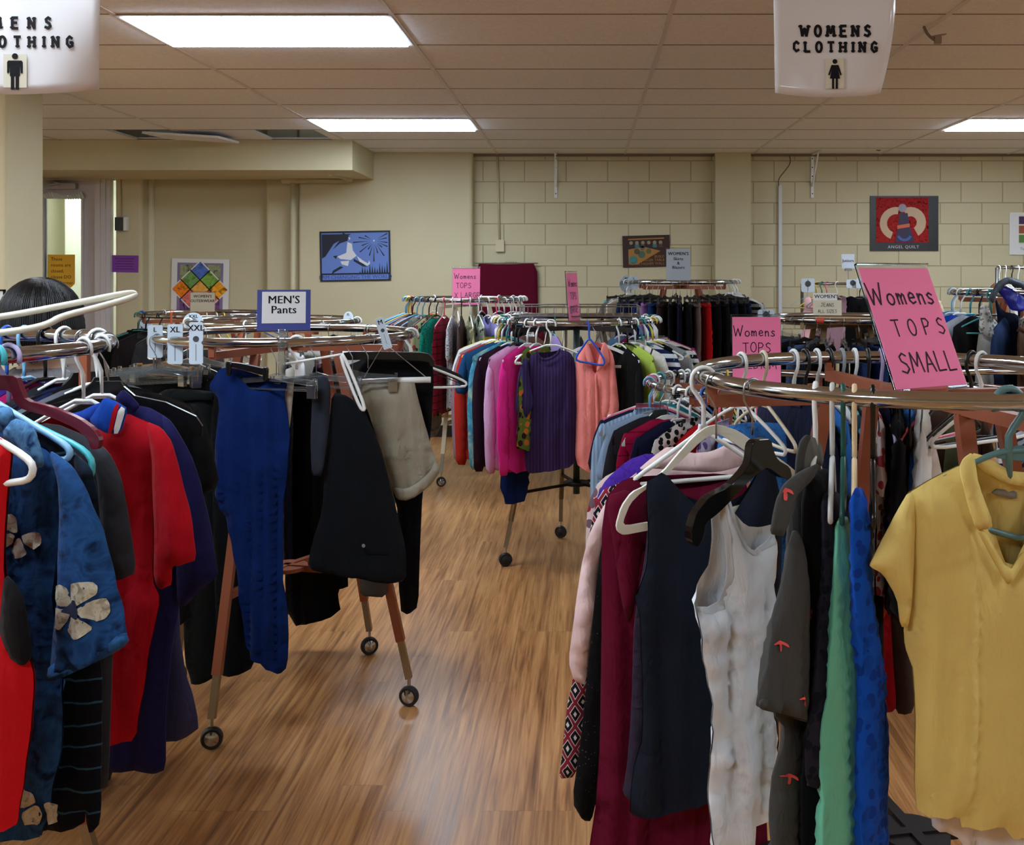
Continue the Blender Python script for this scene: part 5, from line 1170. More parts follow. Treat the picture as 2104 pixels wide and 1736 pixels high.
for x, y in ((470, 758), (545, 770)): h.solid('clip', BLACKP, [(x - 5, y - 16), (x + 7, y - 16), (x + 5, y + 14), (x - 4, y + 14)], th=.02, off=.04)
h.hook(STEEL, .0018, .1)
DKP = [fabric((22, 27, 28)), fabric((26, 30, 30), 'heather', (30, 34, 34), (22, 26, 26)), fabric((12, 13, 18)), fabric((19, 22, 28))]
h = Hung('trousers', 'dark charcoal trousers under the clear hangers at the left end', 'trousers', rp(-150), 8, G3)
h.pillow('legs', DKP[1], [(318, 812), (345, 800), (400, 803), (440, 806), (455, 1000), (452, 1385), (420, 1400), (386, 1408), (370, 1200), (345, 1000), (322, 880)], B=.025, amp=.008, freq=24)
h.pillow('waistband', DKP[1], [(318, 812), (345, 798), (400, 801), (442, 805), (444, 822), (400, 820), (322, 832)], off=.012, amp=.002, B=.02, D=.015)
h = Hung('trousers', 'black trousers behind the left brown leg of the pants rack', 'trousers', rp(-140), 4, G3)
h.pillow('legs', DKP[2], [(430, 800), (500, 800), (510, 1000), (512, 1280), (527, 1371), (460, 1392), (446, 1380), (440, 1200)], off=-.06, B=.025, amp=.008, freq=24)
h = Hung('trousers', 'black trousers in the middle, right of the royal blue pair', 'trousers', rp(84), -3, G3)
h.pillow('legs', DKP[2], [(588, 780), (650, 765), (668, 800), (676, 900), (690, 1100), (720, 1203), (693, 1212), (700, 1262), (589, 1291), (585, 1100), (590, 900)], B=.025, amp=.006)
h = Hung('shirt', 'white cloth edge showing between the blue and black trousers', 'cloth', rp(-101), 4, G3)
h.pillow('body', fabric((206, 200, 190)), [(584, 760), (606, 752), (603, 800), (597, 860), (592, 900), (582, 820)], off=-.05, B=.01, amp=.003)
h = Hung('trousers', 'slim slate grey trouser leg beside the navy trousers', 'trousers', rp(-84), 6, G3)
h.pillow('legs', fabric((52, 56, 66)), [(644, 775), (672, 772), (680, 800), (676, 880), (662, 978), (640, 978), (637, 900)], off=.0, B=.018, amp=.006)
h = Hung('trousers', 'dark navy trousers hung by the hem with a buttoned pocket', 'trousers', rp(-70), 10, G3)
h.pillow('legs', DKP[3], [(682, 806), (715, 813), (748, 843), (770, 890), (785, 930), (815, 1050), (834, 1128), (835, 1196), (790, 1195), (745, 1185), (690, 1178), (631, 1168), (640, 1120), (662, 1050), (668, 950), (676, 880)], B=.03, amp=.007, freq=20)
h.prints('pocket_flap', DKP[2], [[(752, 1128), (800, 1130), (800, 1134), (752, 1133)]], step=.012)
h.solid('button', stick((120, 120, 124)), [(744, 1118), (748, 1117), (751, 1121), (749, 1125), (745, 1125), (743, 1121)], th=.003, off=.045)
h = Hung('clothes_hanger', 'white plastic hanger slanting over the navy trousers', 'hanger', rp(-70), 10, 'hangers on the men\'s pants rack')
h.tube('body', WHITEP, [(703, 724), (730, 785), (750, 838), (747, 844), (740, 838), (722, 795), (700, 735)], .0055, off=.03, closed=True)
h.tube('arm', WHITEP, [(702, 728), (660, 735), (584, 748)], .004, off=.02)
MB().tube(hook_pts(.005, .06), .005, 8).build('hook', WHITEP, h.t, smooth=True)
h = Hung('trousers', 'black trousers behind the khaki pair at the right end', 'trousers', rp(-30), 4, G3)
h.pillow('legs', DKP[2], [(735, 728), (870, 722), (893, 752), (885, 900), (868, 1010), (863, 1128), (859, 1248), (840, 1261), (820, 1255), (815, 1000), (735, 900)], off=-.03, B=.02, amp=.006)
h = Hung('trousers', 'khaki trousers folded over a white bar with the cuffs showing', 'trousers', rp(-38), 6, G3)
KH = fabric((150, 142, 124), rough=.55)
h.pillow('legs', KH, [(749, 780), (760, 778), (850, 779), (858, 815), (881, 902), (895, 945), (904, 967), (888, 992), (868, 1010), (838, 1027), (815, 1026), (800, 985), (787, 945), (765, 870), (741, 805)], B=.026, amp=.011, freq=50, D=.03)
h.pillow('cuff', KH, [(806, 1002), (835, 1004), (864, 988), (884, 968), (894, 946), (905, 967), (888, 993), (868, 1011), (838, 1028), (815, 1027)], off=.03, B=.004, amp=.011, freq=50, D=.01)
h = Hung('clothes_hanger', 'black wide hanger with a white bar under the khaki trousers', 'hanger', rp(-38), 6, 'hangers on the men\'s pants rack')
h.tube('bar', WHITEP, [(738, 785), (800, 782), (885, 780)], .0105, smooth=0)
h.solid('body', BLACKP, [(700, 722), (800, 722), (878, 724), (892, 738), (893, 752), (884, 752), (880, 742), (800, 738), (700, 740)], th=.014, off=-.01)
h.tube('brace', STEEL, [(748, 775), (790, 705), (884, 782)], .0016, smooth=0)
h.hook(STEEL, .0018, .07)
h = Hung('trousers', 'grey trouser hem hanging below the navy trousers', 'trousers', rp(-20), 4, G3)
h.pillow('legs', fabric((86, 80, 74)), [(738, 1000), (800, 1000), (797, 1180), (796, 1226), (740, 1222), (739, 1192)], off=-.06, B=.02, amp=.004)
# crowded clear clip hangers at the left end and behind
for k in range(9):
    th = -146 - 6 * k if k < 6 else -78 + 16 * (k - 6)
    hanger('clip', CLEARP, RP.ringpt(th), R(th + 180 if k < 6 else th + 60) , ['clear clip hanger in the crowded cluster at the left end of the pants rack', 'clear clip hanger behind the navy trousers'][k >= 6], ['clear hangers at the left end', 'clear hangers behind the navy trousers'][k >= 6], rx=0)
for k, (th, cc, dr) in enumerate(((-172, 'cl', 150), (178, 'wood', 150), (160, 'w', 160), (60, 'k', 60), (20, 'k', 20), (5, 'w', 8), (-8, 'k', -8))):
    hanger(('clip', 'clip', 'wire', 'flat', 'flat', 'tube', 'wire')[k], hmat(cc), RP.ringpt(th), R(dr), ['clear hanger at the far left of the pants rack', 'wooden clip hanger at the left end of the pants rack', 'thin wire hanger behind the size tags', 'black shaped hanger at the back of the pants rack', 'black shaped hanger behind the khaki trousers', 'white tubular hanger resting above the khaki trousers', 'thin wire hanger above the khaki trousers'][k], 'hangers on the men\'s pants rack')
for k in range(6):
    hang(RP, 172 - 22 * k, 'slacks', ('charcoal', 'black', 'grey', 'navy', 'black', 'olive')[k], ((40, 40, 42), (16, 16, 18), (96, 96, 98), (28, 34, 56), (16, 16, 18), (80, 78, 56))[k], hc='cl', ht='clip', zs=.95)
# size tags
def size_tag(txt, pxc, pyt, pxw, pyb, Y, label, rz=0, rnd=False, parent_z=None):
    c = at(pxc, (pyt + pyb) / 2, Y); w = pxw / F * Y; hh = (pyb - pyt) / F * Y
    t = thing('size_tag', label, 'size tag', c, R(rz), 'size tags on the rails'); TAG = plain('tag_plastic', (196, 210, 222), .4)
    mb = MB()
    if rnd:
        mb.cyl((0, 0, 0), w / 2, .003, 28, 'y')
    else:
        r = w * .14; pl = []
        for cx, cz, a0 in ((w / 2 - r, hh / 2 - r, 0), (-w / 2 + r, hh / 2 - r, 90), (-w / 2 + r, -hh / 2 + r, 180), (w / 2 - r, -hh / 2 + r, 270)):
            pl += [(cx + r * math.cos(R(a0 + 22.5 * k)), cz + r * math.sin(R(a0 + 22.5 * k))) for k in range(5)]
        mb.prism(pl, -.0015, .0015)
    mb.build('plate', TAG, t)
    flat_text(txt, hh * .2 if not rnd else w * .24, INK, t, 0, -.003, hh * .36 if not rnd else w * .3, bold=1.0)
    if not rnd:
        mb = MB(); mb.cyl((0, -.0022, hh * .1), w * .22, .001, 24, 'y'); mb.mat(TAG) if False else None
        mb.box((0, -.0022, -hh * .22), (w * .03, .001, hh * .4)); mb.build('slot', plain('slot_shadow', (60, 64, 68), .6), t)
    return t
Yt = 3.36
size_tag('L', 319, 668, 31, 735, 3.62, 'white size tag lettered L on the pants rack'); size_tag('XL', 360, 666, 31, 748, 3.5, 'white size tag lettered XL on the pants rack', 2); size_tag('XXL', 403, 662, 28, 748, 3.42, 'white size tag lettered XXL on the pants rack', 4)
size_tag('M', 788, 652, 18, 718, 3.62, 'white size tag lettered M leaning at the right end of the pants rack', 25).rotation_euler = (0, R(-17), R(20))
size_tag('XXL', 397, 642, 40, 682, 5.85, 'round size divider lettered XXL on the rail behind the pants rack', 30, True)
size_tag('XL', 716, 640, 30, 670, 5.85, 'round size divider on the right of the rail behind the pants sign', -35, True)
size_tag('S', 300, 648, 24, 676, 7.6, 'round size divider at the left end of the outerwear rack', 40, True)
size_tag('M', 1286, 566, 34, 600, 8.5, 'round size divider at the left end of the skirts rack', 35, True); size_tag('L', 1302, 566, 30, 596, 8.32, 'second round size divider at the left end of the skirts rack', 35, True)
size_tag('XXL &', 1574, 636, 34, 664, 6.6, 'size tag with handwriting above the medium tops sign')
size_tag('S', 1660, 572, 28, 600, 8.85, 'square size tag at the left end of the juniors rail'); size_tag('M', 1752, 574, 26, 592, 8.85, 'square size tag in the middle of the juniors rail'); size_tag('L', 1770, 572, 22, 592, 8.83, 'square size tag right of the juniors sign')
# clear holder strip in front of the pants sign and orange strip at the outerwear rack
t = thing('rail_clip', 'clear upright plastic strip clipped to the front rail of the pants rack', 'clip', at(579, 705, 3.36)); MB().box((0, 0, -.03), (.02, .012, .15)).build('strip', CLEARP, t); MB().box((0, .012, -.005), (.024, .03, .02)).build('jaw', CLEARP, t)
t = thing('rail_clip', 'thin orange strip hanging from the outerwear rack', 'clip', at(352, 660, 7.2)); MB().box((0, 0, 0), (.014, .004, .13)).build('strip', plain('orange_plastic', (214, 100, 64), .5), t); MB().tube([(-.01, .01, .065), (0, .018, .08), (.01, .01, .065)], .004, 6).build('loop', plain('orange_plastic', (214, 100, 64), .5), t)
# ---------------------------------------------------------------- signs standing on the racks
def stand_sign(name_label, loc, rz, lean, w, hgt, mat, lines, holder=True, hand=True, back=None):
    """loc is the middle of the bottom edge; lines: (text, height, z from the bottom, x shift)"""
    t = thing('rack_sign', name_label, 'sign', loc, 0, None); t.rotation_euler = (R(-lean), 0, R(rz))
    MB().box((0, 0, hgt / 2), (w, .0016, hgt)).build('paper', mat, t)
    if back is not None: MB().box((0, .003, hgt / 2 - .01), (w * 1.22, .003, hgt * 1.3)).build('backing', back, t)
    if holder:
        mb = MB(); mb.box((0, .0035, hgt / 2 + .004), (w + .008, .003, hgt + .014)); mb.box((0, -.001, hgt + .009), (w + .008, .006, .004))
        mb.bar((0, .004, .0), (0, .09 + hgt * .25 * math.tan(R(lean)), -.0 - 0), w * .9, .003) if False else mb.box((0, .03, -.004), (w * .9, .075, .003))
        mb.build('acrylic_holder', CLEAR, t)
    for txt, hh, z, x in lines:
        if hand: strokes(txt, hh, hh * .07 + .0008, PEN, t, x, -.0016, z, gap=.22, jitter=.05)
        else: flat_text(txt, hh, INK, t, x, -.0016, z, bold=1.0)
    return t
stand_sign('large pink handwritten sign for womens small tops, leaning back on its rack', at(1916, 795, 2.2) , 30, 23.5, .212, .275, PINK,
           [('Womens', .05, .215, -.008), ('T O P S', .037, .135, .016), ('SMALL', .044, .055, .008)])
stand_sign('pink handwritten sign for womens medium tops behind the near rack', at(1555, 786, 4.3), 0, 3, .2, .272, PINK, [('Womens', .044, .215, -.01), ('TOPS', .04, .145, 0), ('MEDIUM', .036, .075, .004)])
stand_sign('pink handwritten sign for womens extra large tops before the maroon cloth', at(957, 626, 8.02), 0, 8, .214, .285, PINK, [('Womens', .043, .225, -.01), ('TOPS', .04, .15, -.02), ('X LARGE', .04, .075, .01)])
stand_sign('pink sign seen edge-on above the purple tee rack', at(1181, 662, 5.88), 74, 4, .214, .28, PINK, [('Womens', .043, .225, 0), ('TOPS', .04, .15, 0), ('LARGE', .04, .075, 0)])
stand_sign('blue bordered white sign lettered men\'s pants', at(583, 664, 3.92), 12, 9, .16, .12, PAPER, [("MEN'S", .042, .088, 0), ('Pants', .042, .05, 0)], False, False, plain('royal_blue_card', (44, 56, 132), .6))
stand_sign('white printed sign for women\'s skirts and blazers', at(1394, 580, 8.42), 2, 2, .196, .27, plain('cool_white_paper', (176, 184, 194), .7), [("WOMEN'S", .036, .232, 0), ('Skirts', .034, .19, 0), ('&', .034, .155, 0), ('Blazers', .034, .12, 0)], True, False)
t = stand_sign('two cards with printed and handwritten lettering for women\'s jeans in all sizes', at(1700, 648, 6.5), -3, 4, .178, .095, plain('cream_card', (206, 200, 180), .7), [('JEANS', .022, .066, 0), ('ALL SIZES', .02, .026, 0)], False)
MB().box((-.012, .002, .105), (.15, .0016, .07)).build('upper_card', PAPER, t); flat_text("WOMEN'S", .032, INK, t, -.004, .0008, .118, bold=1.0)
t = stand_sign('small white sign lettered juniors on a thin stem', at(1743, 552, 8.88), 12, 4, .12, .125, plain('cool_white_paper', (176, 184, 194), .7), [('Juniors', .036, .068, 0)], False, False)
MB().tube([(0, .004, .0), (0, .004, -.24)], .005, 6).build('stem', STEEL, t); MB().box((0, 0, -.008), (.06, .02, .022)).build('clamp', STEEL, t)
stand_sign('cream printed sign lettered women\'s outerwear in front of the quilt poster', at(416, 640, 7.7), 0, 2, .18, .14, plain('cream_card', (206, 200, 180), .7), [("WOMEN'S", .029, .112, 0), ('OUTERWEAR', .029, .078, 0)], True, False)
t = stand_sign('white sign with a dark frame cut by the left edge, lettering ending in AR', at(-58, 652, 3.6), 0, 0, .225, .09, PAPER, [("MEN'S", .034, .07, 0), ('OUTERWEAR', .034, .035, -.002)], False, False)
mb = MB()
for x, z, w_, h_ in ((-.114, .045, .006, .1), (.114, .045, .006, .1), (0, .094, .234, .006), (0, -.004, .234, .006)): mb.box((x, -.001, z), (w_, .008, h_))
mb.build('dark_frame', BLACKP, t); MB().tube([(0, .004, 0), (0, .004, -1.41)], .008, 8).build('stem', STEEL, t); MB().cyl((0, .004, -1.414), .12, .012, 28).build('base', STEEL, t)

# ---------------------------------------------------------------- stock on the other racks
def W(c): return {'white': (216, 216, 214), 'black': (16, 16, 18), 'navy': (28, 34, 62), 'grey': (128, 130, 132), 'charcoal': (52, 52, 56), 'denim': (42, 62, 104), 'dark denim': (28, 38, 70), 'red': (184, 24, 32)}[c]
A = [(236, 'long', 'hot pink', (226, 54, 152)), (228, 'long', 'lavender', (214, 176, 214)), (221, 'long', 'dark plum', (52, 26, 44)), (215, 'long', 'aqua tie-dye', (120, 180, 196), 'tie', (60, 140, 170), (190, 210, 180)), (208, 'tee', 'teal blue', (38, 82, 120)),
     (201, 'long', 'rust red', (176, 52, 40)), (194, 'long', 'mauve', (150, 120, 130)), (187, 'tee', 'white', W('white')), (179, 'blouse', 'yellow', (214, 190, 90)), (171, 'tee', 'black', W('black')), (162, 'blouse', 'teal', (40, 140, 140)), (152, 'tee', 'grey', W('grey')),
     (243, 'tank', 'green and orange floral', (110, 130, 60), 'floral', (214, 130, 60), (60, 40, 40)),
     (-60, 'long', 'black', W('black')), (-53, 'tee', 'lime green', (176, 196, 90)), (-46, 'blouse', 'white plaid', (214, 210, 204), 'plaid', (206, 200, 194), (70, 60, 66)), (-39, 'tee', 'navy striped', (206, 208, 210), 'stripes', (32, 40, 80)), (-31, 'tank', 'black', W('black')),
     (-23, 'tee', 'grey lace', (150, 154, 156), 'floral', (196, 200, 200), (120, 124, 126)), (-15, 'tee', 'black and white striped', (206, 204, 202), 'stripes', (24, 24, 26)), (-7, 'blouse', 'pink floral', (206, 190, 180), 'floral', (180, 70, 90), (60, 70, 60)),
     (3, 'blouse', 'magenta', (160, 44, 122)), (11, 'blouse', 'mint green', (130, 190, 160)), (19, 'long', 'white', W('white')), (28, 'blouse', 'teal plaid', (40, 90, 110), 'plaid', (24, 50, 74), (150, 180, 180)), (40, 'tee', 'raspberry', (150, 40, 84)), (54, 'tee', 'sky blue', (120, 160, 200)), (70, 'tee', 'cream', (210, 200, 180)), (88, 'tee', 'charcoal', W('charcoal')), (108, 'tee', 'lilac', (170, 150, 200)), (128, 'tee', 'brown', (96, 70, 56))]
HC = 'wkwtwcrwywlbw'
hang(R3, 224.5, 'dress', 'bright navy', (22, 52, 112), hc='k', sw=.5, zs=.92)
for k, a in enumerate(A):
    hang(R3, *a, **dict(hc=['w', 'k', 'w', 't', 'w', 'y', 'w', 'w', 'b', 'w', 'g', 'w', 'w'][k % 13], zs=1.04 if a[1] == 'long' else .98))
h = Hung('tee_shirt', 'purple ribbed tee hanging face-on beside the coral shirt', 'shirt', R3.ringpt(-106), 3, 'tops on the purple tee rack')
PUR = fabric((72, 54, 98), 'rib', (58, 42, 82), None, .8)
bodyR = [(1171, 722), (1181, 740), (1184, 805), (1187, 830), (1184, 915), (1179, 953), (1116, 965), (1081, 969), (1077, 915), (1077, 860), (1074, 800), (1072, 745), (1084, 731)]
h.pair('body', PUR, [(1102, 723), (1106, 733), (1116, 741), (1133, 737), (1146, 728), (1152, 717)] + bodyR, [(1102, 723), (1128, 722), (1152, 717)] + bodyR, off=.05, amp=.007, B=.03, freq=20)
h.pillow('sleeve', fabric((70, 58, 104), 'rib', (60, 48, 92), None, .8), [(1084, 731), (1072, 742), (1064, 775), (1058, 830), (1059, 845), (1067, 850), (1080, 861), (1090, 845), (1098, 829), (1090, 790)], off=.085, amp=.005, B=.03)
h.pillow('neckband', PUR, [(1101, 721), (1105, 733), (1116, 743), (1134, 739), (1148, 729), (1153, 716), (1149, 715), (1144, 725), (1132, 733), (1117, 737), (1109, 730), (1105, 721)], off=.075, amp=.001, B=.004, D=.008, step=.012)
hanger('tube', WHITEP, R3.ringpt(-106) + Vector((0, -.04, 0)), R(3), 'white plastic hanger holding the purple ribbed tee')
h = Hung('blouse', 'coral pink button shirt hanging face-on right of the purple tee', 'shirt', R3.ringpt(-78), -4, 'tops on the purple tee rack')
COR = fabric((242, 152, 146))
outl = [(1247, 708), (1259, 729), (1265, 760), (1268, 793), (1272, 841), (1250, 856), (1241, 880), (1227, 930), (1220, 971), (1181, 948), (1186, 835), (1184, 760), (1185, 729)]
h.pair('body', COR, [(1202, 708), (1212, 722), (1222, 770), (1235, 745)] + outl, [(1202, 708), (1225, 701)] + outl, off=.04, amp=.009, B=.028, freq=22)
h.pillow('sleeve', COR, [(1250, 712), (1261, 731), (1268, 793), (1273, 842), (1262, 862), (1247, 868), (1250, 800), (1250, 750)], off=.06, amp=.005, B=.025)
h.pillow('collar', COR, [(1201, 706), (1206, 700), (1213, 716), (1222, 748), (1212, 752), (1204, 736)], off=.07, amp=.002, B=.006, D=.01)
h.pillow('collar', COR, [(1247, 707), (1240, 702), (1234, 720), (1224, 766), (1238, 756), (1254, 744)], off=.07, amp=.002, B=.006, D=.01)
h.pillow('placket', COR, [(1222, 768), (1227, 768), (1231, 860), (1230, 960), (1224, 966), (1224, 860)], off=.066, amp=.003, B=.004, D=.008)
h.pillow('care_label', INK, [(1228, 713), (1238, 717), (1238, 722), (1227, 718)], off=.018, amp=0, B=.002, D=.004, step=.01)
h = Hung('clothes_hanger', 'bright blue hanger over the front of the coral shirt', 'hanger', R3.ringpt(-80) + Vector((0, -.06, 0)), -4, 'hangers on the purple tee rack')
h.tube('body', stick((40, 84, 190)), [(1210, 694), (1198, 712), (1184, 732), (1185, 742), (1212, 746), (1238, 751), (1243, 744), (1236, 728), (1222, 708)], .0055, off=.06, closed=True)
h.tube('neck', stick((40, 84, 190)), [(1205, 658), (1211, 668), (1210, 684), (1211, 696)], .0055, off=.05)
hanger('velvet', WHITEP, R3.ringpt(-76), R(-4), 'white slim hanger inside the coral shirt')
finish(R3, 'tops on the purple tee rack')

B = [(164, 'tee', 'coral', (226, 120, 100), None, None, None, 'p'), (173, 'blouse', 'pale yellow', (222, 206, 130), None, None, None, 'y'), (182, 'tee', 'pink striped', (226, 150, 150), 'stripes', (220, 200, 196), None, 'lb'), (191, 'tee', 'cobalt blue', (36, 76, 170), None, None, None, 'lb'), (200, 'long', 'aubergine', (44, 34, 48), None, None, None, 'lb'),
     (209, 'long', 'pale blue', (150, 176, 206), None, None, None, 'y'), (217, 'long', 'pink floral', (214, 170, 176), 'floral', (170, 80, 100), (150, 130, 130), 'k'), (225, 'long', 'taupe', (112, 92, 92), None, None, None, 'lb'), (233, 'dress', 'silver grey', (128, 132, 126), 'tie', (150, 152, 148), (104, 108, 104), 'lb'), (241, 'blouse', 'bright floral', (206, 196, 160), 'floral', (200, 90, 100), (60, 90, 70), 'k'),
     (249, 'long', 'turquoise green', (36, 160, 138), 'dots', (24, 100, 90), (24, 100, 90), 'k'), (257, 'long', 'crimson', (134, 20, 44), 'stripe', (30, 20, 30), None, 'p'), (265, 'tee', 'white dotted', (206, 208, 216), 'dots', (50, 50, 60), (50, 50, 60), 'w'), (273, 'tee', 'brown', (92, 72, 72), None, None, None, 'k'), (281, 'tee', 'olive floral', (140, 140, 110), 'floral', (200, 190, 150), (60, 60, 50), 'w'),
     (289, 'blouse', 'sage floral', (150, 158, 140), 'floral', (50, 50, 56), (190, 190, 180), 'w'), (298, 'tee', 'lilac', (150, 144, 200), None, None, None, 'w'), (307, 'tee', 'plum', (66, 34, 66), None, None, None, 'p'), (316, 'blouse', 'black', W('black'), None, None, None, 'w'), (325, 'long', 'white', W('white'), None, None, None, 'w'), (334, 'blouse', 'maroon', (100, 24, 44), None, None, None, 'w'),
     (343, 'tee', 'grey', W('grey'), None, None, None, 'w'), (352, 'blouse', 'white striped', (214, 214, 210), 'stripes', (160, 170, 180), None, 'w'), (2, 'tee', 'cream', (208, 200, 176), None, None, None, 'w'), (12, 'tee', 'dusty blue', (100, 120, 150), None, None, None, 'w'), (24, 'tee', 'rose', (180, 110, 120), None, None, None, 'w'), (40, 'tee', 'charcoal', W('charcoal'), None, None, None, 'w'), (60, 'tee', 'green', (60, 120, 80), None, None, None, 'w'), (80, 'tee', 'navy', W('navy'), None, None, None, 'w'), (105, 'tee', 'beige', (190, 170, 140), None, None, None, 'w'), (130, 'tee', 'orange', (200, 120, 60), None, None, None, 'w')]
for a in B: hang(R4, *a[:7], hc=a[7], zs=1.1 if a[1] != 'dress' else .98)
finish(R4, 'tops on the extra large tops rack')

D = [(172, 'slacks', 'black', W('black')), (183, 'skirt', 'turquoise', (44, 166, 190)), (193, 'jacket', 'grey', (120, 112, 106)), (203, 'jacket', 'beige', (196, 184, 164)), (212, 'slacks', 'dark denim', (30, 44, 84)), (221, 'slacks', 'navy', W('navy')), (229, 'slacks', 'blue denim', (40, 62, 120)), (236, 'slacks', 'lilac', (176, 130, 186)), (242, 'slacks', 'mid blue', (44, 74, 130)),
     (249, 'skirt', 'brown', (70, 54, 54)), (257, 'slacks', 'black', W('black')), (264, 'slacks', 'navy', (22, 26, 50)), (271, 'slacks', 'black', W('black')), (278, 'slacks', 'taupe', (116, 100, 96)), (285, 'skirt', 'red', W('red')), (293, 'slacks', 'black', W('black')), (301, 'slacks', 'charcoal', (24, 25, 30)), (309, 'slacks', 'dark navy', (22, 28, 46)), (317, 'slacks', 'black', W('black')), (325, 'skirt', 'navy', W('navy')),
     (334, 'long', 'black and grey striped', (130, 130, 132), 'stripes', (20, 20, 22)), (343, 'jacket', 'light grey', (160, 162, 160)), (352, 'jacket', 'black', W('black')), (1, 'jacket', 'white trimmed black', (26, 26, 28)), (11, 'jacket', 'maroon', (96, 18, 32)), (22, 'jacket', 'dark brown', (52, 38, 36)), (40, 'slacks', 'grey', W('grey')), (62, 'slacks', 'olive', (90, 88, 60)), (90, 'slacks', 'black', W('black')), (120, 'slacks', 'denim', W('denim')), (150, 'slacks', 'brown', (84, 62, 50))]
for k, a in enumerate(D): hang(R5, *a, hc='k' if a[1] in ('slacks', 'skirt') else 'w', ht='flat' if a[1] == 'jacket' and k % 2 else 'tube', zs=1.05)
finish(R5, 'skirts, trousers and blazers on the skirts rack')

E = [(170, 'slacks', 'dark denim', (26, 36, 66)), (182, 'slacks', 'navy', (24, 30, 60)), (194, 'slacks', 'indigo denim', (30, 40, 86)), (206, 'slacks', 'dark denim', (24, 34, 64)), (217, 'slacks', 'black', W('black')), (228, 'slacks', 'faded denim', (70, 92, 124), 'denim', (90, 112, 144), (56, 76, 106)), (238, 'slacks', 'black', W('black')), (248, 'slacks', 'charcoal', (30, 31, 36)), (258, 'slacks', 'black', W('black')), (269, 'slacks', 'blue denim', (36, 56, 104), 'denim', (50, 74, 124), (28, 44, 84)), (280, 'skirt', 'blue denim', (34, 58, 104), 'denim', (46, 72, 122), (26, 44, 82)), (291, 'slacks', 'dark blue denim', (28, 46, 92)), (302, 'slacks', 'teal denim', (34, 70, 90)), (314, 'slacks', 'dark denim', (24, 34, 64)), (328, 'slacks', 'black', W('black')), (345, 'slacks', 'grey denim', (80, 84, 92)), (10, 'slacks', 'denim', W('denim')), (50, 'slacks', 'black', W('black')), (95, 'slacks', 'dark denim', (24, 34, 64)), (135, 'slacks', 'blue denim', (36, 56, 104))]
for k, a in enumerate(E): hang(R6, *a, hc=('cl', 'k', 'cl', 'cl')[k % 4], zs=1.0)
finish(R6, 'jeans on the women\'s jeans rack')
MB().cyl((0, 0, R6.z - .018), R6.rad - .03, .012, 48).build('wooden_board', plain('tan_board', (170, 140, 100), .5), R6.t)
t = tag(MB().tube([R6.ringpt(238), R6.ringpt(244)], RT + .002, 12).build('orange_tape', plain('orange_tape', (196, 72, 50), .5)), 'short band of orange tape on the women\'s jeans rail', 'tape')

M_ = [(196, None, '', (0, 0, 0), 'w', 'tube'), (232, None, '', (0, 0, 0), 's', 'wire'), (268, None, '', (0, 0, 0), 'w', 'tube'), (318, 'slacks', 'light grey', (170, 168, 160), 'cl', 'clip'), (332, 'slacks', 'white', (206, 204, 198), 'w', 'clip'), (348, 'slacks', 'black', W('black'), 'k', 'clip'), (2, None, '', (0, 0, 0), 'w', 'tube'), (120, None, '', (0, 0, 0), 'w', 'tube'), (300, 'skirt', 'pale grey', (186, 188, 190), 'cl', 'clip'), (60, 'slacks', 'navy', W('navy'), 'k', 'clip'), (216, 'slacks', 'dark grey', (66, 66, 70), 'k', 'clip')]
for th, kd, cn, c_, hc, ht in M_: hang(RM, th, kd, cn, c_, hc=hc, ht=ht)
finish(RM, 'clothes on the rack behind the pants sign')
O_ = [(182, 'jacket', 'steel blue', (56, 66, 86), 'b', 'tube'), (198, 'jacket', 'dark navy', (26, 30, 46), 'k', 'wire'), (214, 'jacket', 'black', W('black'), 'g', 'tube'), (232, 'jacket', 'dark brown', (40, 32, 32), 'k', 'tube'), (292, None, '', (0, 0, 0), 'cr', 'tube'), (300, None, '', (0, 0, 0), 'w', 'tube'), (306, None, '', (0, 0, 0), 'y', 'tube'), (340, None, '', (0, 0, 0), 'b', 'tube'), (352, None, '', (0, 0, 0), 'b', 'tube'), (150, 'jacket', 'grey', W('grey'), 'w', 'tube'), (250, 'jacket', 'charcoal', W('charcoal'), 'k', 'tube')]
for th, kd, cn, c_, hc, ht in O_: hang(RO, th, kd, cn, c_, hc=hc, ht=ht, zs=1.15, sw=1.08)
finish(RO, 'outerwear on the outerwear rack')

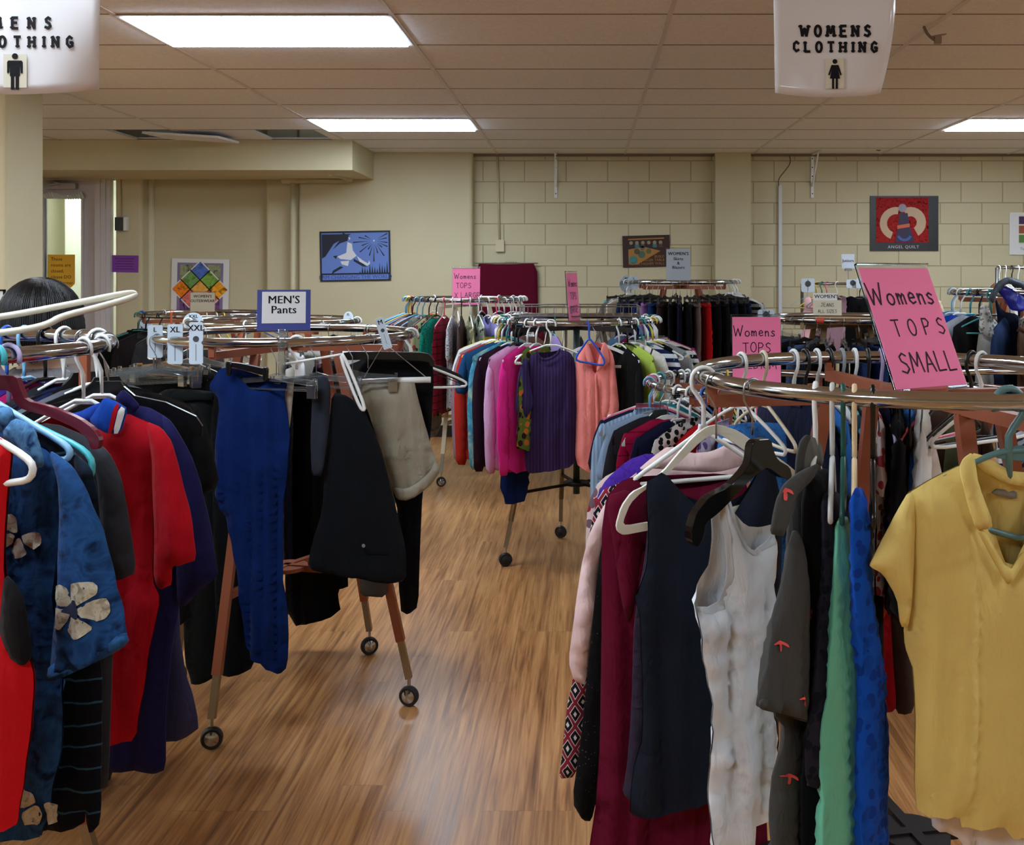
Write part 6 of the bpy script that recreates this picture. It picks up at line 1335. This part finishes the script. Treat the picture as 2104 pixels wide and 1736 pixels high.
# low rack left of centre (medium tops): seen from its left end and through the near rack
L2 = [(150, 'tee', 'teal', (40, 120, 130), None, None, None, 't', 'tube'), (160, 'tee', 'white', W('white'), None, None, None, 'w', 'tube'), (168, 'blouse', 'pink', (206, 110, 130), None, None, None, 'p', 'tube'), (176, 'tee', 'navy', W('navy'), None, None, None, 'lb', 'tube'), (185, 'blouse', 'blue seersucker', (140, 164, 190), 'vstripe', (170, 190, 210), None, 'gy', 'velvet'), (193, 'tee', 'light blue', (156, 178, 204), None, None, None, 'gy', 'velvet'), (201, 'tee', 'charcoal', (48, 48, 54), None, None, None, 'k', 'flat'),
      (209, 'long', 'magenta knit', (160, 20, 72), 'stripe', (120, 10, 50), None, 'w', 'velvet'), (217, 'tee', 'dark navy', (26, 30, 60), None, None, None, 'w', 'tube'), (225, 'blouse', 'black and white print', (196, 194, 190), 'leopard', (20, 20, 22), (20, 20, 22), 'w', 'tube'), (233, 'tee', 'red', W('red'), None, None, None, 'b', 'tube'), (241, 'blouse', 'lilac print', (180, 170, 200), 'floral', (110, 90, 150), (200, 196, 210), 'p', 'tube'), (250, 'tee', 'black', W('black'), None, None, None, 'w', 'tube'), (259, 'tee', 'coral red', (190, 60, 56), None, None, None, 'p', 'tube'),
      (268, 'blouse', 'sky blue', (80, 140, 190), None, None, None, 'w', 'tube'), (278, 'tee', 'white striped', (206, 206, 204), 'stripes', (60, 64, 80), None, 'k', 'tube'), (290, 'tee', 'grey', W('grey'), None, None, None, 'w', 'tube'), (304, 'blouse', 'teal print', (30, 80, 96), 'leopard', (90, 170, 180), (20, 40, 60), 'w', 'tube'), (318, 'tee', 'periwinkle', (90, 110, 180), None, None, None, 'gy', 'flat'), (332, 'tee', 'cream plaid', (208, 200, 190), 'plaid', (204, 190, 184), (120, 50, 60), 'w', 'tube'), (350, 'tee', 'dark green', (40, 70, 56), None, None, None, 'k', 'tube')]
for a in L2: hang(R2, *a[:7], hc=a[7], ht=a[8], zs=.95, sw=.95)
for k in range(12): hang(R2, 140 - 5 * k, None, '', (0, 0, 0), hc='wkwwbkwgywkw'[k] if 'wkwwbkwgywkw'[k] in HCOL else 'w', ht='tube', sw=.9)
finish(R2, 'tops on the medium tops rack')

# low rack on the right
RL = Rack('low', 'low round rack behind the near right rack, holding an olive tank', 'low right rack', 2.0, 4.55, 1.10, low=.38)
for th, kd, cn, c_, pt, c2 in ((232, 'long', 'navy and white striped', (24, 26, 60), 'stripes', (214, 214, 220)), (248, 'tee', 'deep blue', (28, 40, 120), None, None), (262, 'tee', 'white', W('white'), None, None), (276, 'blouse', 'mauve', (140, 110, 140), None, None), (182, 'tee', 'brown', (80, 60, 50), None, None), (160, 'tee', 'grey', W('grey'), None, None), (300, 'tee', 'black', W('black'), None, None)):
    hang(RL, th, kd, cn, c_, pt, c2, hc='w', sw=.9, zs=.85)
finish(RL, 'tops on the low right rack')
h = Hung('tank_top', 'olive green tank top seen under the near chrome rail', 'tank top', RL.ringpt(212), 8, 'tops on the low right rack')
h.pillow('body', fabric((84, 90, 66)), [(1948, 851), (1958, 848), (1968, 864), (1982, 862), (1990, 850), (1998, 852), (2004, 900), (2012, 1000), (2010, 1080), (1936, 1080), (1938, 960), (1945, 900)], amp=.006, B=.025)
hanger('tube', BLACKP, RL.ringpt(212), R(8), 'black hanger holding the olive tank top', sx=.8)

# right edge rack with the lace top
h = Hung('tank_top', 'white lace tank top on a teal hanger at the right edge', 'tank top', R9.ringpt(216), 6, 'tops on the lace top rack')
LACE = fabric((228, 230, 226), 'leopard', (150, 152, 148), (172, 174, 170), 1.7)
h.pillow('body', fabric((212, 216, 214)), [(2012, 678), (2030, 692), (2050, 700), (2058, 697), (2066, 690), (2070, 760), (2072, 900), (2008, 900), (2004, 800), (2007, 720)], B=.02, amp=.006)
h.pillow('lace_yoke', LACE, [(2013, 628), (2028, 625), (2038, 650), (2056, 672), (2072, 655), (2076, 668), (2060, 697), (2050, 700), (2030, 692), (2011, 682), (2013, 655)], off=.006, B=.014, amp=.003)
hanger('tube', stick((60, 150, 150)), R9.ringpt(216), R(6), 'teal plastic hanger holding the white lace top', sx=.9)
for k, (th, kd, cn, c_) in enumerate(((176, 'tee', 'grey blue', (130, 150, 176)), (188, 'tee', 'royal blue', (30, 76, 170)), (199, 'tee', 'pale grey', (176, 180, 190)), (207, 'tee', 'black', W('black')), (228, 'tee', 'dark denim', (40, 60, 96)), (238, 'slacks', 'brown', (92, 70, 56)), (248, 'slacks', 'grey green', (84, 88, 80)), (260, 'slacks', 'black', W('black')), (150, 'tee', 'blue', (60, 90, 150)))):
    hang(R9, th, kd, cn, c_, hc=('w', 'w', 't', 'k', 'w', 'cl', 'cl', 'k', 'lb')[k], sw=.92)
finish(R9, 'clothes on the lace top rack')
h = Hung('jacket', 'shiny royal blue jacket draped over the rack at the right edge', 'jacket', R9.ringpt(222) + Vector((.12, -.05, .02)), 4, 'clothes on the lace top rack')
h.pillow('body', fabric((22, 40, 160), rough=.35), [(2049, 598), (2054, 590), (2062, 587), (2076, 592), (2104, 610), (2150, 640), (2150, 660), (2104, 636), (2094, 640), (2078, 637), (2066, 618), (2056, 604)], off=.06, B=.012, D=.03, amp=.014, wr=2.0)
h.pillow('lining', fabric((70, 84, 100), rough=.5), [(2030, 612), (2048, 580), (2070, 568), (2098, 576), (2126, 600), (2120, 606), (2092, 588), (2068, 582), (2048, 604), (2040, 625)], off=.07, B=.02, D=.02, amp=.004)
h.pillow('lower_body', fabric((18, 26, 50)), [(2044, 610), (2060, 640), (2090, 645), (2140, 690), (2150, 740), (2090, 760), (2066, 720), (2050, 660)], off=.0, B=.03, amp=.008)

# rails at the back right
for k, (f, kd, cn, c_, hc, ht) in enumerate(((.04, None, '', (0, 0, 0), 'lb', 'wire'), (.12, 'tank', 'pale pink', (226, 186, 190), 'y', 'tube'), (.16, None, '', (0, 0, 0), 'g', 'tube'), (.2, None, '', (0, 0, 0), 'p', 'tube'), (.28, 'tee', 'floral', (150, 120, 130), 'w', 'tube'), (.46, 'tank', 'black', W('black'), 'k', 'tube'), (.52, 'tee', 'grey', W('grey'), 'w', 'tube'), (.57, 'tank', 'white', W('white'), 'w', 'tube'), (.62, 'tee', 'charcoal', W('charcoal'), 'k', 'tube'), (.67, 'tee', 'teal', (40, 120, 130), 'w', 'tube'), (.72, 'tee', 'light grey', (170, 170, 172), 'cr', 'tube'), (.78, 'tee', 'pink', (210, 150, 160), 'w', 'tube'), (.86, 'tee', 'navy', W('navy'), 'w', 'tube'), (.94, 'tee', 'beige', (190, 176, 150), 'w', 'tube'))):
    hang(RJ, f, kd, cn, c_, hc=hc, ht=ht, dphi=(-62 if k < 5 else 70), sw=.85, zs=.8)
finish(RJ, 'clothes on the juniors rail')
for k in range(18):
    cn, c_ = (('tan', (170, 120, 84)), ('white', W('white')), ('black', W('black')), ('pale blue', (160, 180, 206)), ('navy', W('navy')), ('ivory', (216, 214, 200)), ('grey', W('grey')), ('cream', (206, 200, 184)), ('charcoal', W('charcoal')),
              ('sky blue', (120, 160, 206)), ('stone', (176, 170, 158)), ('ink blue', (30, 44, 90)), ('silver grey', (176, 180, 184)), ('off white', (222, 220, 212)), ('dark green', (36, 60, 50)), ('lilac grey', (170, 164, 184)), ('slate', (84, 92, 104)), ('beige', (190, 176, 150)))[k]
    hang(RW, .02 + .055 * k, 'tee' if k % 3 else 'tank', cn, c_, hc='wwkwwwkw'[k % 8], dphi=0, zs=1.1)
finish(RW, 'tops on the far right rail')

# back part of the near left rack
for k, (th, kd, cn, c_, hc, ht) in enumerate(((34, 'tee', 'black', W('black'), 'k', 'flat'), (44, 'tee', 'grey', (110, 112, 120), 'w', 'tube'), (54, 'tee', 'dark blue', (30, 40, 80), 'k', 'flat'), (64, 'tee', 'charcoal', W('charcoal'), 'w', 'tube'), (72, 'tee', 'magenta', (170, 30, 100), 'k', 'tube'), (80, 'tee', 'purple', (80, 50, 150), 'lb', 'tube'), (86, 'tee', 'navy', W('navy'), 'b', 'tube'), (92, 'tee', 'blue', (40, 90, 170), 'p', 'tube'), (98, 'tee', 'white', W('white'), 'w', 'tube'), (104, 'tee', 'light blue', (130, 170, 210), 'b', 'tube'), (110, 'tee', 'red', W('red'), 'b', 'tube'))):
    hang(RS, th, kd, cn, c_, hc=hc, ht=ht, sw=.95)
finish(RS, G1)
finish(R1, G2); finish(RP, G3)

# ---------------------------------------------------------------- the shopper behind the near left rack
def person(loc, rz):
    t = thing('person', 'person with a black bob and grey top, back turned, behind the near left rack', 'person', loc, rz)
    SK = plain('skin', (206, 160, 132), .55); V = []; E = []; Rr = []
    def v(p, r, par=None):
        V.append(p); Rr.append(r)
        if par is not None: E.append((par, len(V) - 1))
        return len(V) - 1
    pel = v((0, 0, .84), (.15, .105)); wa = v((0, -.005, .98), (.125, .09), pel); ch = v((0, 0, 1.14), (.145, .1), wa); sh = v((0, .01, 1.22), (.11, .07), ch); nk = v((0, .0, 1.31), (.052, .052), sh)
    hd = v((0, -.005, 1.36), (.058, .062), nk); h2 = v((0, -.012, 1.42), (.074, .09), hd); h3 = v((0, -.005, 1.48), (.076, .092), h2); v((0, 0, 1.525), (.045, .05), h3)
    for s in (-1, 1):
        a = v((s * .14, .01, 1.215), (.042, .04), sh); e = v((s * .2, -.02, .98), (.034, .034), a); w = v((s * .17, -.2, .88), (.026, .024), e); p = v((s * .16, -.25, .87), (.032, .016), w)
        hp = v((s * .085, 0, .79), (.078, .08), pel); kn = v((s * .095, -.01, .45), (.05, .052), hp); an = v((s * .1, .02, .09), (.036, .038), kn); he = v((s * .1, .03, .035), (.034, .036), an); v((s * .11, -.12, .022), (.036, .02), he)
        for k in range(4):                                # fingers, curled over what they hold
            x = s * .16 + (k - 1.5) * .016; L = (.05, .058, .055, .042)[k]
            f1 = v((x, -.285, .872), (.0085, .0085), p); f2 = v((x, -.285 - L * .6, .86), (.008, .008), f1); v((x, -.285 - L * .75, .86 - L * .5), (.007, .007), f2)
        th = v((s * .16 - s * .035, -.245, .865), (.0095, .0095), p); v((s * .16 - s * .055, -.275, .86), (.0085, .0085), th)
    me = bpy.data.meshes.new('body'); me.from_pydata(V, E, []); o = bpy.data.objects.new('body', me); C.objects.link(o); o.parent = t
    sm = o.modifiers.new('skin', 'SKIN'); sm.use_smooth_shade = True
    for i, r in enumerate(Rr): me.skin_vertices[0].data[i].radius = r
    me.skin_vertices[0].data[0].use_root = True
    ss = o.modifiers.new('sub', 'SUBSURF'); ss.levels = 2; ss.render_levels = 2
    dg = bpy.context.evaluated_depsgraph_get(); m2 = bpy.data.meshes.new_from_object(o.evaluated_get(dg)); o.modifiers.clear(); o.data = m2; m2.materials.clear(); m2.materials.append(SK)
    m2.polygons.foreach_set('use_smooth', [True] * len(m2.polygons))
    # face on the far side: nose, brows, eyes, mouth, ears
    f = MB(); f.mat(SK).tube([(0, -.092, 1.452), (0, -.112, 1.425), (0, -.1, 1.415)], [.008, .013, .01], 8)
    for s in (-1, 1): f.tube([(s * .078, .0, 1.46), (s * .088, .006, 1.44), (s * .08, .0, 1.41)], .012, 8)
    f.mat(WHITEP)
    for s in (-1, 1): f.cyl((s * .03, -.093, 1.45), .012, .012, 12, 'y')
    f.mat(INK)
    for s in (-1, 1): f.cyl((s * .03, -.1, 1.45), .006, .003, 10, 'y'); f.tube([(s * .016, -.1, 1.475), (s * .046, -.09, 1.474)], .003, 6)
    f.mat(plain('lips', (170, 90, 84), .5)).tube([(-.022, -.092, 1.385), (0, -.1, 1.388), (.022, -.092, 1.385)], .006, 6); f.build('face', None, t, smooth=True)
    # hair: a bob, fuller at the back, open at the face
    q = NT('black_hair'); q.b.inputs['Roughness'].default_value = .42; q.b.inputs['Specular IOR Level'].default_value = .35
    n_ = q.n('ShaderNodeTexNoise', i_Scale=1.0, i_Detail=5.0); q.l(q.coord((170, 170, 6)), n_.inputs['Vector'])
    q.l(q.ramp(n_.outputs[0], [(.35, lin((4, 4, 5))), (.7, lin((16, 14, 16)))]), q.b.inputs['Base Color']); q.bump(n_.outputs[0], .35, .006)
    nu, nv = 40, 18; vv = []; cz = 1.45
    for j in range(nv + 1):
        w = j / nv
        for i in range(nu):
            a = 2 * math.pi * i / nu; back = (math.sin(a) + 1) / 2      # 1 at the back (+y), 0 at the face
            zb = 1.335 + .015 * math.cos(2 * a) if back > .26 else 1.497
            if w < .5:
                ph = w * math.pi; r = math.sin(ph); x, y, z = .106 * r, .122 * r, cz + .112 * math.cos(ph) + .004 * math.cos(ph) ** 4
            else:
                k = (w - .5) * 2; x, y, z = .106 + .012 * math.sin(k * 2.6) - .014 * k * k, .122 + .01 * math.sin(k * 2.6) - .02 * k * k, cz + (zb - cz) * k
            if back <= .26 and w > .5: y *= .93
            rp = 1 + .018 * noise.noise(Vector((math.cos(a) * 5, math.sin(a) * 5, w * 1.2))) + .012 * math.sin(a * 23 + 2 * noise.noise(Vector((a, w, 0)))) * min(1, w * 2)
            vv.append((x * rp * math.cos(a), y * rp * math.sin(a) + .008, z))
    fs = [(j * nu + i, j * nu + (i + 1) % nu, (j + 1) * nu + (i + 1) % nu, (j + 1) * nu + i) for j in range(nv) for i in range(nu)]
    hbm = MB().add(vv, fs)
    for i in range(150):                                  # locks lying on the bob
        a = 2 * math.pi * i / 150 + .01 * (i % 7); fi = a / (2 * math.pi) * nu; i0 = int(fi) % nu; pts = []
        for j in range(1, nv + 1):
            p = Vector(vv[j * nu + i0]).lerp(Vector(vv[j * nu + (i0 + 1) % nu]), fi - int(fi))
            pts.append((p.x * 1.008, (p.y - .008) * 1.008 + .008, p.z - (.004 * (i % 4) if j == nv else 0)))
        hbm.tube(pts, [.0004, .0008, .0014, .002, .0026, .003, .0034, .0036, .0036, .0036, .0034, .0034, .0032, .003, .0026, .0022, .0018, .0012], 5)
    hb = hbm.build('hair', q.m, t, smooth=True)
    # clothes
    GT = fabric((120, 116, 118), 'floral', (84, 80, 86), (150, 146, 146), 1.4)
    def shell(rings, mat, name):
        n = 28; vs = []
        for (x, y, z, rx, ry) in rings: vs += [(x + rx * math.cos(2 * math.pi * k / n) * (1 + .02 * math.sin(k * 3 + z * 20)), y + ry * math.sin(2 * math.pi * k / n), z) for k in range(n)]
        MB().add(vs, [(j * n + k, j * n + (k + 1) % n, (j + 1) * n + (k + 1) % n, (j + 1) * n + k) for j in range(len(rings) - 1) for k in range(n)]).build(name, mat, t, smooth=True)
    shell([(0, 0, .76, .215, .16), (0, 0, .85, .205, .152), (0, -.005, .98, .172, .13), (0, 0, 1.14, .188, .135), (0, .008, 1.22, .178, .115), (0, .008, 1.262, .13, .095), (0, .004, 1.295, .075, .07)], GT, 'top')
    for s in (-1, 1):
        pts = [(s * .1, .01, 1.235), (s * .15, .01, 1.205), (s * .178, .0, 1.1), (s * .2, -.02, .985), (s * .192, -.09, .94), (s * .176, -.17, .895)]
        MB().tube(pts, [.06, .068, .066, .06, .058, .058, .056, .054, .05, .046, .042, .04], 14, smooth=1).build('sleeve', GT, t, smooth=True)
        MB().tube([(s * .075, 0, .88), (s * .088, 0, .74), (s * .094, -.006, .55), (s * .097, -.006, .4), (s * .1, .02, .08)], [.125, .118, .09, .078, .07], 16).build('trouser_leg', fabric((28, 34, 54)), t, smooth=True)
        MB().tube([(s * .1, .05, .04), (s * .103, -.02, .045), (s * .11, -.12, .03), (s * .11, -.15, .025)], [.044, .05, .044, .025], 12).build('shoe', RUBBER, t, smooth=True)
    return t
person((-1.64, 3.12, 0), R(172))
